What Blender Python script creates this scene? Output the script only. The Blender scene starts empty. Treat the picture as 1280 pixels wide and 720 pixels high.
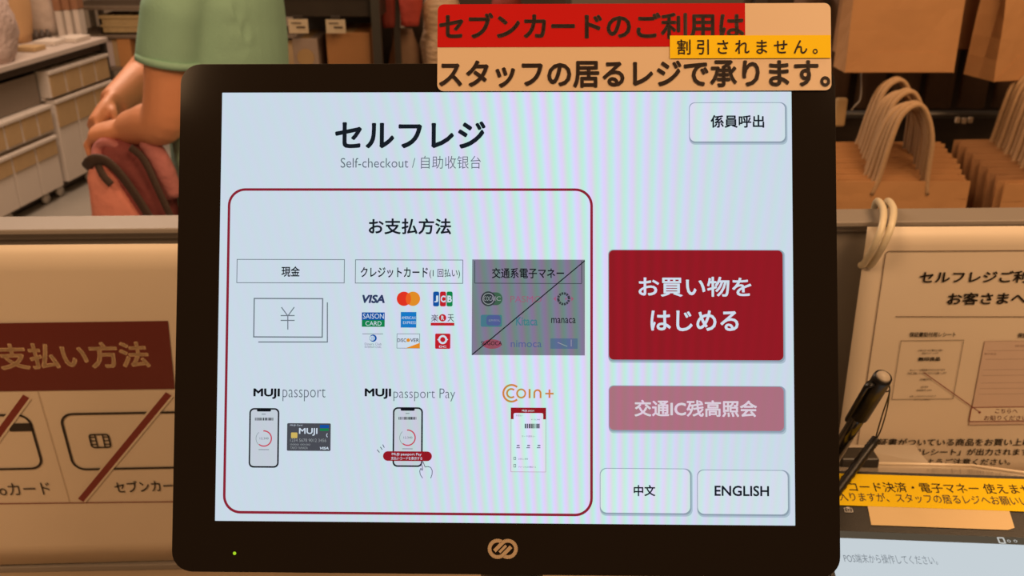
import bpy, bmesh, math, random
from mathutils import Vector, Matrix, noise
random.seed(7)
SC = bpy.context.scene
COL = SC.collection
R = math.radians

# ------------------------------------------------------------------ camera
F_PX, PITCH, EYE = 1177.0, R(23), Vector((0, 0, 1.5))
cam = bpy.data.cameras.new('camera'); co = bpy.data.objects.new('camera', cam); COL.objects.link(co)
co.location = EYE; co.rotation_euler = (R(90) - PITCH, 0, 0)
cam.sensor_width = 36; cam.lens = F_PX / 1280 * 36; cam.clip_start = .02
cam.dof.use_dof = True; cam.dof.focus_distance = .5; cam.dof.aperture_fstop = 19
SC.camera = co
# ------------------------------------------------------------------ world, lights, exposure
SC.view_settings.view_transform = 'Standard'; SC.view_settings.look = 'None'
SC.view_settings.gamma = 1; SC.view_settings.exposure = 0; SC.view_settings.use_curve_mapping = False
w = bpy.data.worlds.new('shop_ambient'); SC.world = w; w.use_nodes = True
bg = w.node_tree.nodes['Background']; bg.inputs[0].default_value = (1, .64, .36, 1); bg.inputs[1].default_value = .16
def area(loc, target, size, power, col=(1, .62, .33), sy=None):
    l = bpy.data.lights.new('unseen_overhead_lamp', 'AREA'); l.energy = power; l.color = col; l.size = size
    if sy: l.shape = 'RECTANGLE'; l.size_y = sy
    o = bpy.data.objects.new('unseen_overhead_lamp', l); COL.objects.link(o); o.location = loc
    o.rotation_euler = (Vector(target) - Vector(loc)).to_track_quat('-Z', 'Y').to_euler(); return o
area((-1.1, -.5, 2.75), (-.5, .9, 1), .7, 20, (1, .60, .31))  # this pair is added behind the camera, unseen, to light posters and sign
area((1.0, -.5, 2.75), (.6, .9, 1), .7, 22, (1, .60, .31))
area((-1.6, 3.2, 2.9), (-1.6, 3.6, 0), 1.2, 64, (1, .73, .54))
area((1.2, 1.0, 2.9), (1.0, 2.3, .8), 1.0, 27, (1, .60, .31))
area((-2.0, 6.0, 2.9), (-2.0, 6.4, 0), 1.2, 46, (1, .73, .54))

# ------------------------------------------------------------------ projection helpers (measure the photograph, place in metres)
FW = Vector((0, math.cos(PITCH), -math.sin(PITCH))); UP = Vector((0, math.sin(PITCH), math.cos(PITCH)))
def ray(px, py): return FW * F_PX + Vector((1, 0, 0)) * (px - 640) + UP * (360 - py)
def W(px, py, Y): d = ray(px, py); return EYE + d * (Y / d.y)
def WZ(px, py, z): d = ray(px, py); return EYE + d * ((z - EYE.z) / d.z)
class Frame:
    def __init__(s, O, ux, uy):
        s.O = Vector(O); s.ux = Vector(ux).normalized()
        uy = Vector(uy); s.uy = (uy - s.ux * uy.dot(s.ux)).normalized(); s.n = s.ux.cross(s.uy)
        s.m = Matrix((s.ux, s.uy, s.n)).transposed().to_4x4(); s.m.translation = s.O
    def p(s, px, py, z=0):
        d = ray(px, py); t = (s.O + s.n * z - EYE).dot(s.n) / d.dot(s.n)
        q = EYE + d * t - s.O; return (q.dot(s.ux), q.dot(s.uy))
    def lb(s, x0, y0, x1, y1):
        xm, ym = (x0 + x1) / 2, (y0 + y1) / 2
        return (s.p(x0, ym)[0], s.p(xm, y1)[1], s.p(x1, ym)[0], s.p(xm, y0)[1])

# ------------------------------------------------------------------ materials
def lin(c):
    return tuple(((v / 255) / 12.92 if v / 255 <= .04045 else ((v / 255 + .055) / 1.055) ** 2.4) for v in c) + (1,)
MATS = {}
def mat(name, col, rough=.6, var=.12, scale=30, bump=.0, bscale=200, metal=0, coat=0, spec=.5, trans=0, alpha=1, stretch=(1, 1, 1)):
    if name in MATS: return MATS[name]
    m = bpy.data.materials.new(name); m.use_nodes = True; nt = m.node_tree; N = nt.nodes; L = nt.links
    b = N['Principled BSDF']; b.inputs['Roughness'].default_value = rough; b.inputs['Metallic'].default_value = metal
    b.inputs['Coat Weight'].default_value = coat; b.inputs['Specular IOR Level'].default_value = spec
    b.inputs['Transmission Weight'].default_value = trans; b.inputs['Alpha'].default_value = alpha
    tc = N.new('ShaderNodeTexCoord'); mp = N.new('ShaderNodeMapping'); mp.inputs['Scale'].default_value = stretch
    L.new(tc.outputs['Object'], mp.inputs[0])
    nz = N.new('ShaderNodeTexNoise'); nz.inputs['Scale'].default_value = scale; nz.inputs['Detail'].default_value = 4
    L.new(mp.outputs[0], nz.inputs['Vector'])
    mx = N.new('ShaderNodeMix'); mx.data_type = 'RGBA'
    mx.inputs['A'].default_value = tuple(c * (1 - var) for c in col[:3]) + (1,)
    mx.inputs['B'].default_value = tuple(min(1, c * (1 + var)) for c in col[:3]) + (1,)
    L.new(nz.outputs['Fac'], mx.inputs['Factor']); L.new(mx.outputs['Result'], b.inputs['Base Color'])
    if bump:
        n2 = N.new('ShaderNodeTexNoise'); n2.inputs['Scale'].default_value = bscale; n2.inputs['Detail'].default_value = 3
        L.new(mp.outputs[0], n2.inputs['Vector']); bp = N.new('ShaderNodeBump'); bp.inputs['Strength'].default_value = bump
        bp.inputs['Distance'].default_value = .01
        L.new(n2.outputs['Fac'], bp.inputs['Height']); L.new(bp.outputs[0], b.inputs['Normal'])
    MATS[name] = m; return m
LCD = .0004238
def emis(name, srgb, k=1.0, moire=1.0):
    """self-lit pixels of a screen; camera moire stripes and a brighter middle are painted into its emission"""
    if name in MATS: return MATS[name]
    m = bpy.data.materials.new(name); m.use_nodes = True; nt = m.node_tree; N = nt.nodes; L = nt.links
    N.remove(N['Principled BSDF']); e = N.new('ShaderNodeEmission'); L.new(e.outputs[0], N['Material Output'].inputs[0])
    c = lin(srgb); e.inputs[1].default_value = k
    if not moire: e.inputs[0].default_value = c; MATS[name] = m; return m
    def M(op, a, b=None, c2=None):
        n = N.new('ShaderNodeMath'); n.operation = op
        for i, v in enumerate((a, b, c2)):
            if v is None: continue
            if isinstance(v, (int, float)): n.inputs[i].default_value = v
            else: L.new(v, n.inputs[i])
        return n.outputs[0]
    tc = N.new('ShaderNodeTexCoord'); sp = N.new('ShaderNodeSeparateXYZ'); L.new(tc.outputs['Object'], sp.inputs[0])
    x = M('DIVIDE', sp.outputs[0], LCD); v = M('DIVIDE', sp.outputs[1], LCD)
    g = M('SUBTRACT', M('DIVIDE', x, 15.5), M('MULTIPLY', M('MULTIPLY', M('SUBTRACT', x, 150), v), 4.4e-5))
    ph = M('MULTIPLY', g, 2 * math.pi)
    dx = M('DIVIDE', M('SUBTRACT', x, 75), 185)
    msk = M('EXPONENT', M('MULTIPLY', M('MULTIPLY', dx, dx), -1))
    amp = M('MULTIPLY_ADD', msk, .17 * moire, .014 * moire)
    lift = M('MULTIPLY_ADD', msk, .07 * moire, .985)  # brighter middle of the screen, painted in with the moire stripes
    s1 = M('SINE', ph); s2 = M('SINE', M('ADD', ph, .7))
    r = M('MULTIPLY', M('MULTIPLY_ADD', s1, amp, lift), c[0]); gg = M('MULTIPLY', M('MULTIPLY_ADD', s1, M('MULTIPLY', amp, -.75), lift), c[1])
    bb = M('MULTIPLY', M('MULTIPLY_ADD', s2, M('MULTIPLY', amp, .9), lift), c[2])
    cb = N.new('ShaderNodeCombineColor'); L.new(r, cb.inputs[0]); L.new(gg, cb.inputs[1]); L.new(bb, cb.inputs[2])
    L.new(cb.outputs[0], e.inputs[0]); MATS[name] = m; return m

# ------------------------------------------------------------------ object helpers
def put(name, me, m, parent=None, smooth=False, z=None):
    o = bpy.data.objects.new(name, me); COL.objects.link(o)
    if m is not None and not me.materials: me.materials.append(m)
    if smooth:
        for p in me.polygons: p.use_smooth = True
    if parent is not None: o.parent = parent
    return o
def tag(o, label, cat, group=None):
    o['label'] = label; o['category'] = cat
    if group: o['group'] = group
    return o
def struct(o): o['kind'] = 'structure'; return o
def empty(name, label=None, cat=None, m=None, loc=None, group=None):
    o = bpy.data.objects.new(name, None); COL.objects.link(o); o.empty_display_size = .05
    if m is not None: o.matrix_world = m
    if loc is not None: o.location = loc
    if label: tag(o, label, cat, group)
    return o
def copy_tree(o, parent=None):
    c = o.copy(); COL.objects.link(c)
    if parent: c.parent = parent
    for ch in [x for x in o.children]: copy_tree(ch, c)
    return c
def me_bm(bm, name='m'):
    bmesh.ops.recalc_face_normals(bm, faces=bm.faces)
    me = bpy.data.meshes.new(name); bm.to_mesh(me); bm.free(); return me
def box(bm, c, s, rz=0, bev=0):
    r = bmesh.ops.create_cube(bm, size=1); vs = r['verts']
    bmesh.ops.scale(bm, vec=Vector(s), verts=vs)
    if bev:
        es = list({e for v in vs for e in v.link_edges})
        g = bmesh.ops.bevel(bm, geom=es, offset=bev, segments=2, affect='EDGES', profile=.5)
        vs = list({v for f in g['faces'] for v in f.verts} | {v for v in vs if v.is_valid})
    bmesh.ops.rotate(bm, verts=vs, cent=(0, 0, 0), matrix=Matrix.Rotation(rz, 3, 'Z'))
    bmesh.ops.translate(bm, vec=Vector(c), verts=vs); return vs
def boxo(name, c, s, m, parent=None, rz=0, bev=0):
    bm = bmesh.new(); box(bm, c, s, rz, bev); return put(name, me_bm(bm), m, parent)
def catmull(pts, n=6, rad=None):
    P = [Vector(p) for p in pts]; out = []; rr = []
    for i in range(len(P) - 1):
        a = P[i - 1] if i else P[0] * 2 - P[1]; b = P[i]; c = P[i + 1]; d = P[i + 2] if i + 2 < len(P) else P[-1] * 2 - P[-2]
        for k in range(n):
            t = k / n
            out.append(.5 * ((2 * b) + (c - a) * t + (2 * a - 5 * b + 4 * c - d) * t * t + (3 * b - a - 3 * c + d) * t ** 3))
            if rad: rr.append(rad[i] * (1 - t) + rad[i + 1] * t)
    out.append(P[-1])
    if rad: rr.append(rad[-1]); return out, rr
    return out
def tube(bm, pts, rad, sides=10, flat=None, up=None):
    """closed tube with a radius per point; flat=(w,h) multiplies the two cross axes"""
    P = [Vector(p) for p in pts]; rad = rad if isinstance(rad, (list, tuple)) else [rad] * len(P)
    t0 = (P[1] - P[0]).normalized(); a = Vector(up) if up else (Vector((0, 0, 1)) if abs(t0.z) < .9 else Vector((1, 0, 0)))
    nrm = (a - t0 * a.dot(t0)).normalized(); rings = []
    fw, fh = flat or (1, 1)
    for i, p in enumerate(P):
        t = (P[min(i + 1, len(P) - 1)] - P[max(i - 1, 0)]).normalized()
        nrm = (nrm - t * nrm.dot(t)).normalized(); bn = t.cross(nrm)
        rings.append([bm.verts.new(p + (nrm * math.cos(q) * fh + bn * math.sin(q) * fw) * rad[i]) for q in [2 * math.pi * k / sides for k in range(sides)]])
    for A, B in zip(rings, rings[1:]):
        for k in range(sides): bm.faces.new((A[k], A[(k + 1) % sides], B[(k + 1) % sides], B[k]))
    bm.faces.new(rings[0][::-1]); bm.faces.new(rings[-1])
def loft(bm, rings, sides=28, pw=2.0):
    """rings of (z, cx, cy, rx, ry); superellipse sections"""
    RR = []
    for z, cx, cy, rx, ry in rings:
        ring = []
        for k in range(sides):
            q = 2 * math.pi * k / sides; c, s = math.cos(q), math.sin(q)
            ring.append(bm.verts.new((cx + rx * math.copysign(abs(c) ** (2 / pw), c), cy + ry * math.copysign(abs(s) ** (2 / pw), s), z)))
        RR.append(ring)
    for A, B in zip(RR, RR[1:]):
        for k in range(sides): bm.faces.new((A[k], A[(k + 1) % sides], B[(k + 1) % sides], B[k]))
    bm.faces.new(RR[0][::-1]); bm.faces.new(RR[-1])
def ball(bm, c, r, seg=16):
    x = bmesh.ops.create_uvsphere(bm, u_segments=seg, v_segments=seg // 2 + 2, radius=1)
    bmesh.ops.scale(bm, vec=Vector(r) if hasattr(r, '__len__') else Vector((r,) * 3), verts=x['verts'])
    bmesh.ops.translate(bm, vec=Vector(c), verts=x['verts'])
def fused(bm, voxel, smooth=3, wob=0, ws=6):
    """one continuous skin over overlapping volumes"""
    me = me_bm(bm); o = bpy.data.objects.new('t', me); COL.objects.link(o)
    r = o.modifiers.new('r', 'REMESH'); r.mode = 'VOXEL'; r.voxel_size = voxel
    s = o.modifiers.new('s', 'SMOOTH'); s.iterations = smooth; s.factor = .5
    dg = bpy.context.evaluated_depsgraph_get(); out = bpy.data.meshes.new_from_object(o.evaluated_get(dg))
    bpy.data.objects.remove(o)
    if wob:
        out.update()
        for v in out.vertices:
            q = v.co * ws; v.co += v.normal * wob * noise.noise(Vector((q.x, q.y, q.z * .45)))
        b2 = bmesh.new(); b2.from_mesh(out)
        for _ in range(4): bmesh.ops.smooth_vert(b2, verts=b2.verts, factor=.5, use_axis_x=True, use_axis_y=True, use_axis_z=True)
        b2.to_mesh(out); b2.free()
    return out

# flat print: shapes are (verts2d, faces) in a frame's local metres
def shp(pts): return (list(pts), [tuple(range(len(pts)))])
def rect(b): return shp([(b[0], b[1]), (b[2], b[1]), (b[2], b[3]), (b[0], b[3])])
def rpts(b, r, n=6):
    x0, y0, x1, y1 = b; o = []
    for cx, cy, a0 in ((x1 - r, y0 + r, -90), (x1 - r, y1 - r, 0), (x0 + r, y1 - r, 90), (x0 + r, y0 + r, 180)):
        for k in range(n + 1):
            a = R(a0 + 90 * k / n); o.append((cx + r * math.cos(a), cy + r * math.sin(a)))
    return o
def rrect(b, r, n=6): return shp(rpts(b, r, n))
def ringof(A, B):
    n = len(A); return (A + B, [(k, (k + 1) % n, n + (k + 1) % n, n + k) for k in range(n)])
def outline(b, r, t, n=6):
    return ringof(rpts(b, max(r, 1e-5), n), rpts((b[0] + t, b[1] + t, b[2] - t, b[3] - t), max(r - t, 1e-6), n))
def disc(c, r, n=28, ry=None): ry = ry or r; return shp([(c[0] + r * math.cos(2 * math.pi * k / n), c[1] + ry * math.sin(2 * math.pi * k / n)) for k in range(n)])
def arc(c, r, t, a0=0, a1=360, n=32):
    A = [R(a0 + (a1 - a0) * k / n) for k in range(n + 1)]
    v = [(c[0] + r * math.cos(a), c[1] + r * math.sin(a)) for a in A] + [(c[0] + (r - t) * math.cos(a), c[1] + (r - t) * math.sin(a)) for a in A]
    return (v, [(k, k + 1, n + 2 + k, n + 1 + k) for k in range(n)])
def seg(a, b, t):
    a, b = Vector(a), Vector(b); d = (b - a).normalized(); n = Vector((-d.y, d.x)) * t / 2
    return shp([tuple(a + n), tuple(a - n), tuple(b - n), tuple(b + n)])
def pline(pts, t):
    v, f = [], []
    for a, b in zip(pts, pts[1:]):
        q = seg(a, b, t); f.append(tuple(len(v) + i for i in range(4))); v += q[0]
    return (v, f)
TXC = {}
def text(s, b, bold=0.0, shear=0.0, res=3):
    key = (s, bold, shear, res)
    if key not in TXC:
        cu = bpy.data.curves.new('t', 'FONT'); cu.body = s; cu.offset = min(bold, 0); cu.shear = shear; cu.resolution_u = res; cu.fill_mode = 'FRONT'
        o = bpy.data.objects.new('t', cu); COL.objects.link(o)
        dg = bpy.context.evaluated_depsgraph_get(); me = bpy.data.meshes.new_from_object(o.evaluated_get(dg))
        TXC[key] = ([(v.co.x, v.co.y) for v in me.vertices], [tuple(p.vertices) for p in me.polygons])
        bpy.data.objects.remove(o); bpy.data.curves.remove(cu); bpy.data.meshes.remove(me)
        if bold > .001:      # embolden: the same glyph struck again around itself
            V0, F0 = TXC[key]; V, Fc = [], []
            for q in range(8):
                a = 2 * math.pi * (q + .5) / 8; n = len(V); V += [(x + bold * math.cos(a), y + bold * math.sin(a)) for x, y in V0]; Fc += [tuple(i + n for i in f) for f in F0]
            if bold > .03:
                n = len(V); V += V0; Fc += [tuple(i + n for i in f) for f in F0]
            TXC[key] = (V, Fc)
    V, Fc = TXC[key]
    if not V: print('NO GLYPHS', s); return ([], [])
    xs = [v[0] for v in V]; ys = [v[1] for v in V]; x0, x1, y0, y1 = min(xs), max(xs), min(ys), max(ys)
    sx = (b[2] - b[0]) / (x1 - x0)
    if b[1] is None: sy = sx; by = b[3] - (y1 - y0) * sy / 2
    else: sy = (b[3] - b[1]) / max(1e-6, (y1 - y0)); by = b[1]
    return ([(b[0] + (x - x0) * sx, by + (y - y0) * sy) for x, y in V], list(Fc))
def flat(name, m, parent, z, *shapes):
    V, Fc = [], []
    for v, f in shapes:
        n = len(V); V += [(a[0], a[1], z) for a in v]; Fc += [tuple(i + n for i in q) for q in f]
    me = bpy.data.meshes.new(name); me.from_pydata(V, [], Fc); me.update(); return put(name, me, m, parent)
def slab(name, m, parent, outer, z0, z1, bev=0, hole=None):
    """a thick plate with this outline (and one hole), front face at z1"""
    bm = bmesh.new()
    if hole is None:
        f = bm.faces.new([bm.verts.new((x, y, z1)) for x, y in outer]); fs = [f]
    else:
        n = len(outer); A = [bm.verts.new((x, y, z1)) for x, y in outer]; B = [bm.verts.new((x, y, z1)) for x, y in hole]
        fs = [bm.faces.new((A[k], A[(k + 1) % n], B[(k + 1) % n], B[k])) for k in range(n)]
    g = bmesh.ops.extrude_face_region(bm, geom=fs)
    bmesh.ops.translate(bm, vec=(0, 0, z0 - z1), verts=[v for v in g['geom'] if isinstance(v, bmesh.types.BMVert)])
    if bev:
        bm.edges.ensure_lookup_table()
        es = [e for e in bm.edges if len(e.link_faces) == 2 and abs(e.verts[0].co.z - e.verts[1].co.z) < 1e-6 and e.calc_face_angle(0) > 1]
        bmesh.ops.bevel(bm, geom=es, offset=bev, segments=3, affect='EDGES')
    return put(name, me_bm(bm), m, parent)

# common materials
M_PAPER = mat('warm_white_laminated_paper', (.78, .66, .52), .38, .04, 6, .04, 12)
M_DARKBROWN = mat('dark_brown_print', (.045, .022, .016), .5, .05)
M_REDPRINT = mat('red_print', (.56, .008, .007), .7, .05, spec=.12)
M_MAROON = mat('maroon_print', (.22, .03, .025), .35, .08, 10)
M_BLACKINK = mat('black_ink', (.03, .022, .018), .6, .05)
M_YELLOW = mat('yellow_tape', (.98, .66, .006), .6, .03, spec=.15)
M_BLACKGLASS = mat('black_glass', (.013, .009, .0065), .10, .1, 5, spec=.16)
M_BLACKPL = mat('black_plastic', (.014, .011, .009), .35, .1, 60, .05, 900)
M_GREYPANEL = mat('grey_laminate', (.22, .19, .16), .5, .05, 8)
M_CAP = mat('grey_metal_cap', (.28, .24, .205), .4, .05, 20)
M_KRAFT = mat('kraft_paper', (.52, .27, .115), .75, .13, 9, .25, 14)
M_KRAFT2 = mat('kraft_paper_dark', (.36, .185, .085), .8, .15, 9, .25, 14)  # darker kraft tone for bags set behind others
M_ROPE = mat('paper_cord', (.52, .33, .18), .8, .2, 300, .4, 600)
M_WHITE = mat('white_cardboard', (.60, .52, .45), .65, .06, 10)
M_TAN = mat('tan_label', (.44, .29, .14), .7, .12, 18)
M_DARKWOOD = mat('dark_wood', (.055, .036, .024), .6, .3, 12, .1, 60, stretch=(1, 1, 8))
M_METAL = mat('dark_metal', (.12, .11, .10), .4, .1, 40, metal=.7)
M_CHROME = mat('pale_metal', (.6, .58, .55), .3, .05, 40, metal=.9)

# ================================================================== structure
M_FLOOR = mat('grey_shop_floor', (.30, .27, .23), .35, .1, 1.6, .02, 20)
struct(boxo('floor', (0, 3, -.05), (12, 14, .1), M_FLOOR))
M_WALL = mat('shop_wall', (.30, .24, .18), .85, .08, 3)
struct(boxo('wall_back', (0, 8.05, 1.5), (10.2, .1, 3), M_WALL))
struct(boxo('wall_left', (-4.55, 3, 1.5), (.1, 10, 3), M_WALL))
struct(boxo('wall_right', (4.55, 3, 1.5), (.1, 10, 3), M_WALL))

# ------------------------------------------------------------------ checkout counter and partition
YAW = R(1.65)
PT = Matrix.Translation((-.46, .80, 0)) @ Matrix.Rotation(YAW, 4, 'Z')      # local x along the partition, y into it
cnt = empty('checkout_counter', 'pale wooden checkout counter below the left poster, behind the monitor', 'counter', m=PT)
M_COUNT = mat('pale_counter_board', (.42, .32, .22), .4, .08, 8, stretch=(1, 8, 1))
boxo('countertop', (.46, -.2475, .83), (2.6, .495, .03), M_COUNT, cnt, bev=.003)
boxo('cabinet', (.46, -.24, .4075), (2.56, .46, .815), mat('counter_front', (.5, .42, .33), .5), cnt)
boxo('backsplash', (.46, -.008, .8485), (2.6, .010, .007), M_CAP, cnt, bev=.001)
par = empty('partition_screen', 'low grey partition with a metal cap behind the monitor', 'partition', m=PT)
boxo('panel', (.46, .0225, .607), (2.6, .021, 1.21), M_GREYPANEL, par)
boxo('cap', (.46, .0195, 1.2145), (2.62, .039, .005), M_CAP, par, bev=.0012)
boxo('rail', (.46, .011, 1.2085), (2.6, .008, .007), M_CAP, par, bev=.001)

# ------------------------------------------------------------------ left poster
A = W(0, 307, .755); Bp = W(214, 305, .762); C = W(0, 705, .785)
LP = Frame(A, Bp - A, A - C)
lp = empty('payment_poster', 'laminated poster with a maroon heading on the partition left of the monitor', 'poster', m=LP.m)
k = .00068
y_top, y_bot = 0, LP.p(100, 704)[1]
def paper_mesh(x0, x1, y0, y1, amp, nx=26, ny=14, th=.0006, seed=0):
    bm = bmesh.new(); g = []
    for j in range(ny + 1):
        row = []
        for i in range(nx + 1):
            x = x0 + (x1 - x0) * i / nx; y = y0 + (y1 - y0) * j / ny
            row.append(bm.verts.new((x, y + (amp * .9 * noise.noise(Vector((x * 9, seed, 0))) if j == ny else 0), amp * (max(0, min(1, 1 + (y + .075) / .04)) if seed == 3 else .5) * noise.noise(Vector((x * 7, y * 3, seed))) - th)))
        g.append(row)
    for j in range(ny):
        for i in range(nx): bm.faces.new((g[j][i], g[j][i + 1], g[j + 1][i + 1], g[j + 1][i]))
    me = me_bm(bm); me.flip_normals() if me.polygons[0].normal.z < 0 else None
    return me
o = put('paper', paper_mesh(-.30, .2105, y_bot, y_top, .0016, seed=3), M_PAPER, lp, True)
so = o.modifiers.new('s', 'SOLIDIFY'); so.thickness = .0006; so.offset = -1
Z1, Z2 = .0002, .0003
def lpb(*b): return LP.lb(*b)
c1, c2, c3, c4 = LP.p(210, 401), LP.p(217, 486), LP.p(0, 488), LP.p(0, 404)
flat('heading_band', mat('maroon_band', (.15, .020, .017), .3, .08, 10), lp, Z1, shp([(c1[0], c1[1]), (c2[0] + .001, c2[1]), (-.29, c3[1]), (-.29, c4[1])]))
M_CREAMINK = mat('cream_print', (.92, .66, .40), .5, .04)
def run(fr, s, a, b, h, z, m, parent, name='lettering', bold=.02, shear=0):
    """text from pixel a (bottom left) to pixel b (bottom right), h pixels tall"""
    p0 = Vector(fr.p(*a)); p1 = Vector(fr.p(*b)); q = Vector(fr.p(a[0], a[1] - h)); L = (p1 - p0).length
    hh = (q - p0).length; ang = math.atan2(p1.y - p0.y, p1.x - p0.x)
    v, f = text(s, (0, 0, L, hh), bold, shear); cs, sn = math.cos(ang), math.sin(ang)
    v = [(p0.x + x * cs - y * sn, p0.y + x * sn + y * cs) for x, y in v]
    return flat(name, m, parent, z, (v, f))
run(LP, 'お支払い方法', (-33, 463), (189, 459), 32, Z2, M_CREAMINK, lp, bold=.03)
flat('lower_rule', M_MAROON, lp, Z1, seg(LP.p(-120, 631), LP.p(222, 627), .0011))
flat('crease', mat('faint_crease', (.55, .44, .33), .5), lp, Z1, seg(LP.p(47, 489), LP.p(87, 628), .0006))
cb = (LP.p(96, 590)[0] - .003, LP.p(100, 588)[1], .236, LP.p(100, 516)[1])
flat('card_drawing', M_BLACKINK, lp, Z1, outline(cb, .013, .0024))
cc = LP.p(125, 551); ch = (cc[0] - .0098, cc[1] - .0085, cc[0] + .0098, cc[1] + .0085)
flat('chip_drawing', M_BLACKINK, lp, Z2, outline(ch, .0035, .0016),
     *[seg((cc[0] + sx * .0035, cc[1] - .008), (cc[0] + sx * .0035, cc[1] + .008), .0012) for sx in (-1, 1)],
     *[seg((cc[0] + sx * .0035, cc[1] + dy), (cc[0] + sx * .0095, cc[1] + dy), .0012) for sx in (-1, 1) for dy in (-.004, 0.0003, .0045)])
def slash(a, b, halo=True):
    p, q = LP.p(*a), LP.p(*b)
    if halo: flat('slash_halo', M_PAPER, lp, Z2 + .0001, seg(p, q, .0100))
    flat('slash', M_MAROON, lp, Z2 + .0002, seg(p, q, .0062))
slash((101, 625), (211, 492)); slash((-55, 615), (33, 495))
cb2 = (-.115, LP.p(30, 587)[1], LP.p(46, 550)[0], LP.p(30, 517)[1])
flat('card_drawing', M_BLACKINK, lp, Z1, outline(cb2, .013, .0024), rect(lpb(11, 529, 41, 539)))
run(LP, 'nanacoカード', (-42, 621), (65, 618), 15, Z1, M_BLACKINK, lp, bold=.0)
run(LP, 'セブンカード', (145, 616), (232, 613), 14, Z1, M_BLACKINK, lp, bold=.005)

# ------------------------------------------------------------------ right poster
A = W(1085, 284, .806); Bp = W(1280, 283, .811); C = W(1053, 562, .794)
RP = Frame(A, Bp - A, A - C)
rp = empty('customer_notice', 'laminated notice with thin border and receipts, on the partition right of the monitor', 'poster', m=RP.m)
o = put('paper', paper_mesh(0, .42, RP.p(1056, 600)[1], 0, .0006, seed=9), M_PAPER, rp, True)
so = o.modifiers.new('s', 'SOLIDIFY'); so.thickness = .0006; so.offset = -1
Z1, Z2 = .0005, .0006
M_THIN = mat('brown_line_print', (.14, .085, .06), .5)
fb = (RP.p(1094, 400)[0], RP.p(1110, 640)[1], .40, RP.p(1180, 313)[1])
flat('border_line', M_THIN, rp, Z1, outline(fb, .004, .0008))
run(RP, 'セルフレジご利用の', (1148, 354), (1322, 353), 15, Z1, M_BLACKINK, rp, bold=.025)
run(RP, 'お客さまへ', (1183, 381), (1281, 380), 15, Z1, M_BLACKINK, rp, bold=.025)
flat('rule', M_THIN, rp, Z1, seg(RP.p(1119, 395.5), RP.p(1420, 396), .0007))
run(RP, '保証書貼付用レシート', (1136, 421), (1194, 421), 6, Z1, M_BLACKINK, rp, bold=.02)
run(RP, '保証書', (1271, 422), (1290, 422), 6, Z1, M_BLACKINK, rp, bold=.02)
rb = (RP.p(1120, 462)[0], RP.p(1150, 499)[1], RP.p(1198, 462)[0], RP.p(1165, 425)[1])
flat('receipt_drawing', M_THIN, rp, Z1, outline(rb, .0001, .0005))
xm = (rb[0] + rb[2]) / 2; hgt = rb[3] - rb[1]
def fine(y, wd, h, s, m=M_THIN, bold=.01): return text(s, (xm - wd / 2, y - h / 2, xm + wd / 2, y + h / 2), bold)
T = rb[3]
flat('receipt_lettering', M_THIN, rp, Z1, fine(T - .0105, .024, .0022, 'お客さまへのご案内とお願い'), fine(T - .0135, .016, .002, '商品のレシートです'),
     fine(T - .031, .034, .0024, '本レシートは保証書の代わりになります'), fine(T - .0345, .038, .0024, '大切に保管してくださいますようお願いします'),
     fine(T - .041, .012, .002, '店舗控え'), fine(T - .049, .008, .0018, '合計'), fine(T - .0525, .015, .0018, '登録番号 0000'),
     fine(T - .059, .026, .002, 'お買い上げありがとうございました'), fine(T - .0625, .016, .0018, 'またのご来店を'))
flat('receipt_heading', M_BLACKINK, rp, Z1, fine(T - .0195, .0215, .0042, '無印良品', bold=.04))
M_PINKP = mat('pinkish_receipt_print', (.66, .50, .41), .5, .04)
r2 = (RP.p(1221, 476)[0], RP.p(1220, 531)[1], .40, RP.p(1245, 426)[1])
flat('second_receipt_drawing', M_PINKP, rp, Z1, rect(r2)); flat('second_receipt_edge', mat('rose_line_print', (.36, .23, .19), .5), rp, Z2, outline(r2, .0001, .0004),
     *[seg((r2[0] + .004, r2[3] - y), (r2[0] + .1, r2[3] - y), .0003) for y in (.01, .019, .03, .036, .044, .05, .056)],
     text('無印良品', (r2[0] + .002, r2[3] - .0145, r2[0] + .0135, r2[3] - .012)), text('保証書', (r2[0] + .03, r2[3] - .0065, r2[0] + .045, r2[3] - .004)))
r3 = (RP.p(1212, 517)[0], RP.p(1212, 527)[1], .40, RP.p(1250, 508)[1])
flat('callout_box', M_PAPER, rp, Z2 + .0001, rrect(r3, .002)); flat('callout_outline', M_MAROON, rp, Z2 + .0002, outline(r3, .002, .0009))
run(RP, 'こちらへ', (1243, 516), (1271, 516), 5.5, Z2 + .0002, M_MAROON, rp, bold=.01)
run(RP, 'お貼りください', (1229, 525), (1283, 525), 6, Z2 + .0002, M_MAROON, rp, bold=.01)
flat('pointer_line', M_MAROON, rp, Z2 + .0003, seg(RP.p(1154, 465), RP.p(1223, 514), .0008), disc(RP.p(1224, 515), .0013, 8))
run(RP, '保証書がついている商品をお買い上げの場合', (1085, 557), (1324, 557), 9, Z1, M_BLACKINK, rp, bold=.015)
run(RP, '「保証書貼付用レシート」が出力されます。', (1078, 569), (1290, 569), 8.5, Z1, M_BLACKINK, rp, bold=.015)
run(RP, '紛失されないようご注意ください。', (1088, 581), (1262, 581), 8, Z1, M_BLACKINK, rp, bold=.015)

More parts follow.
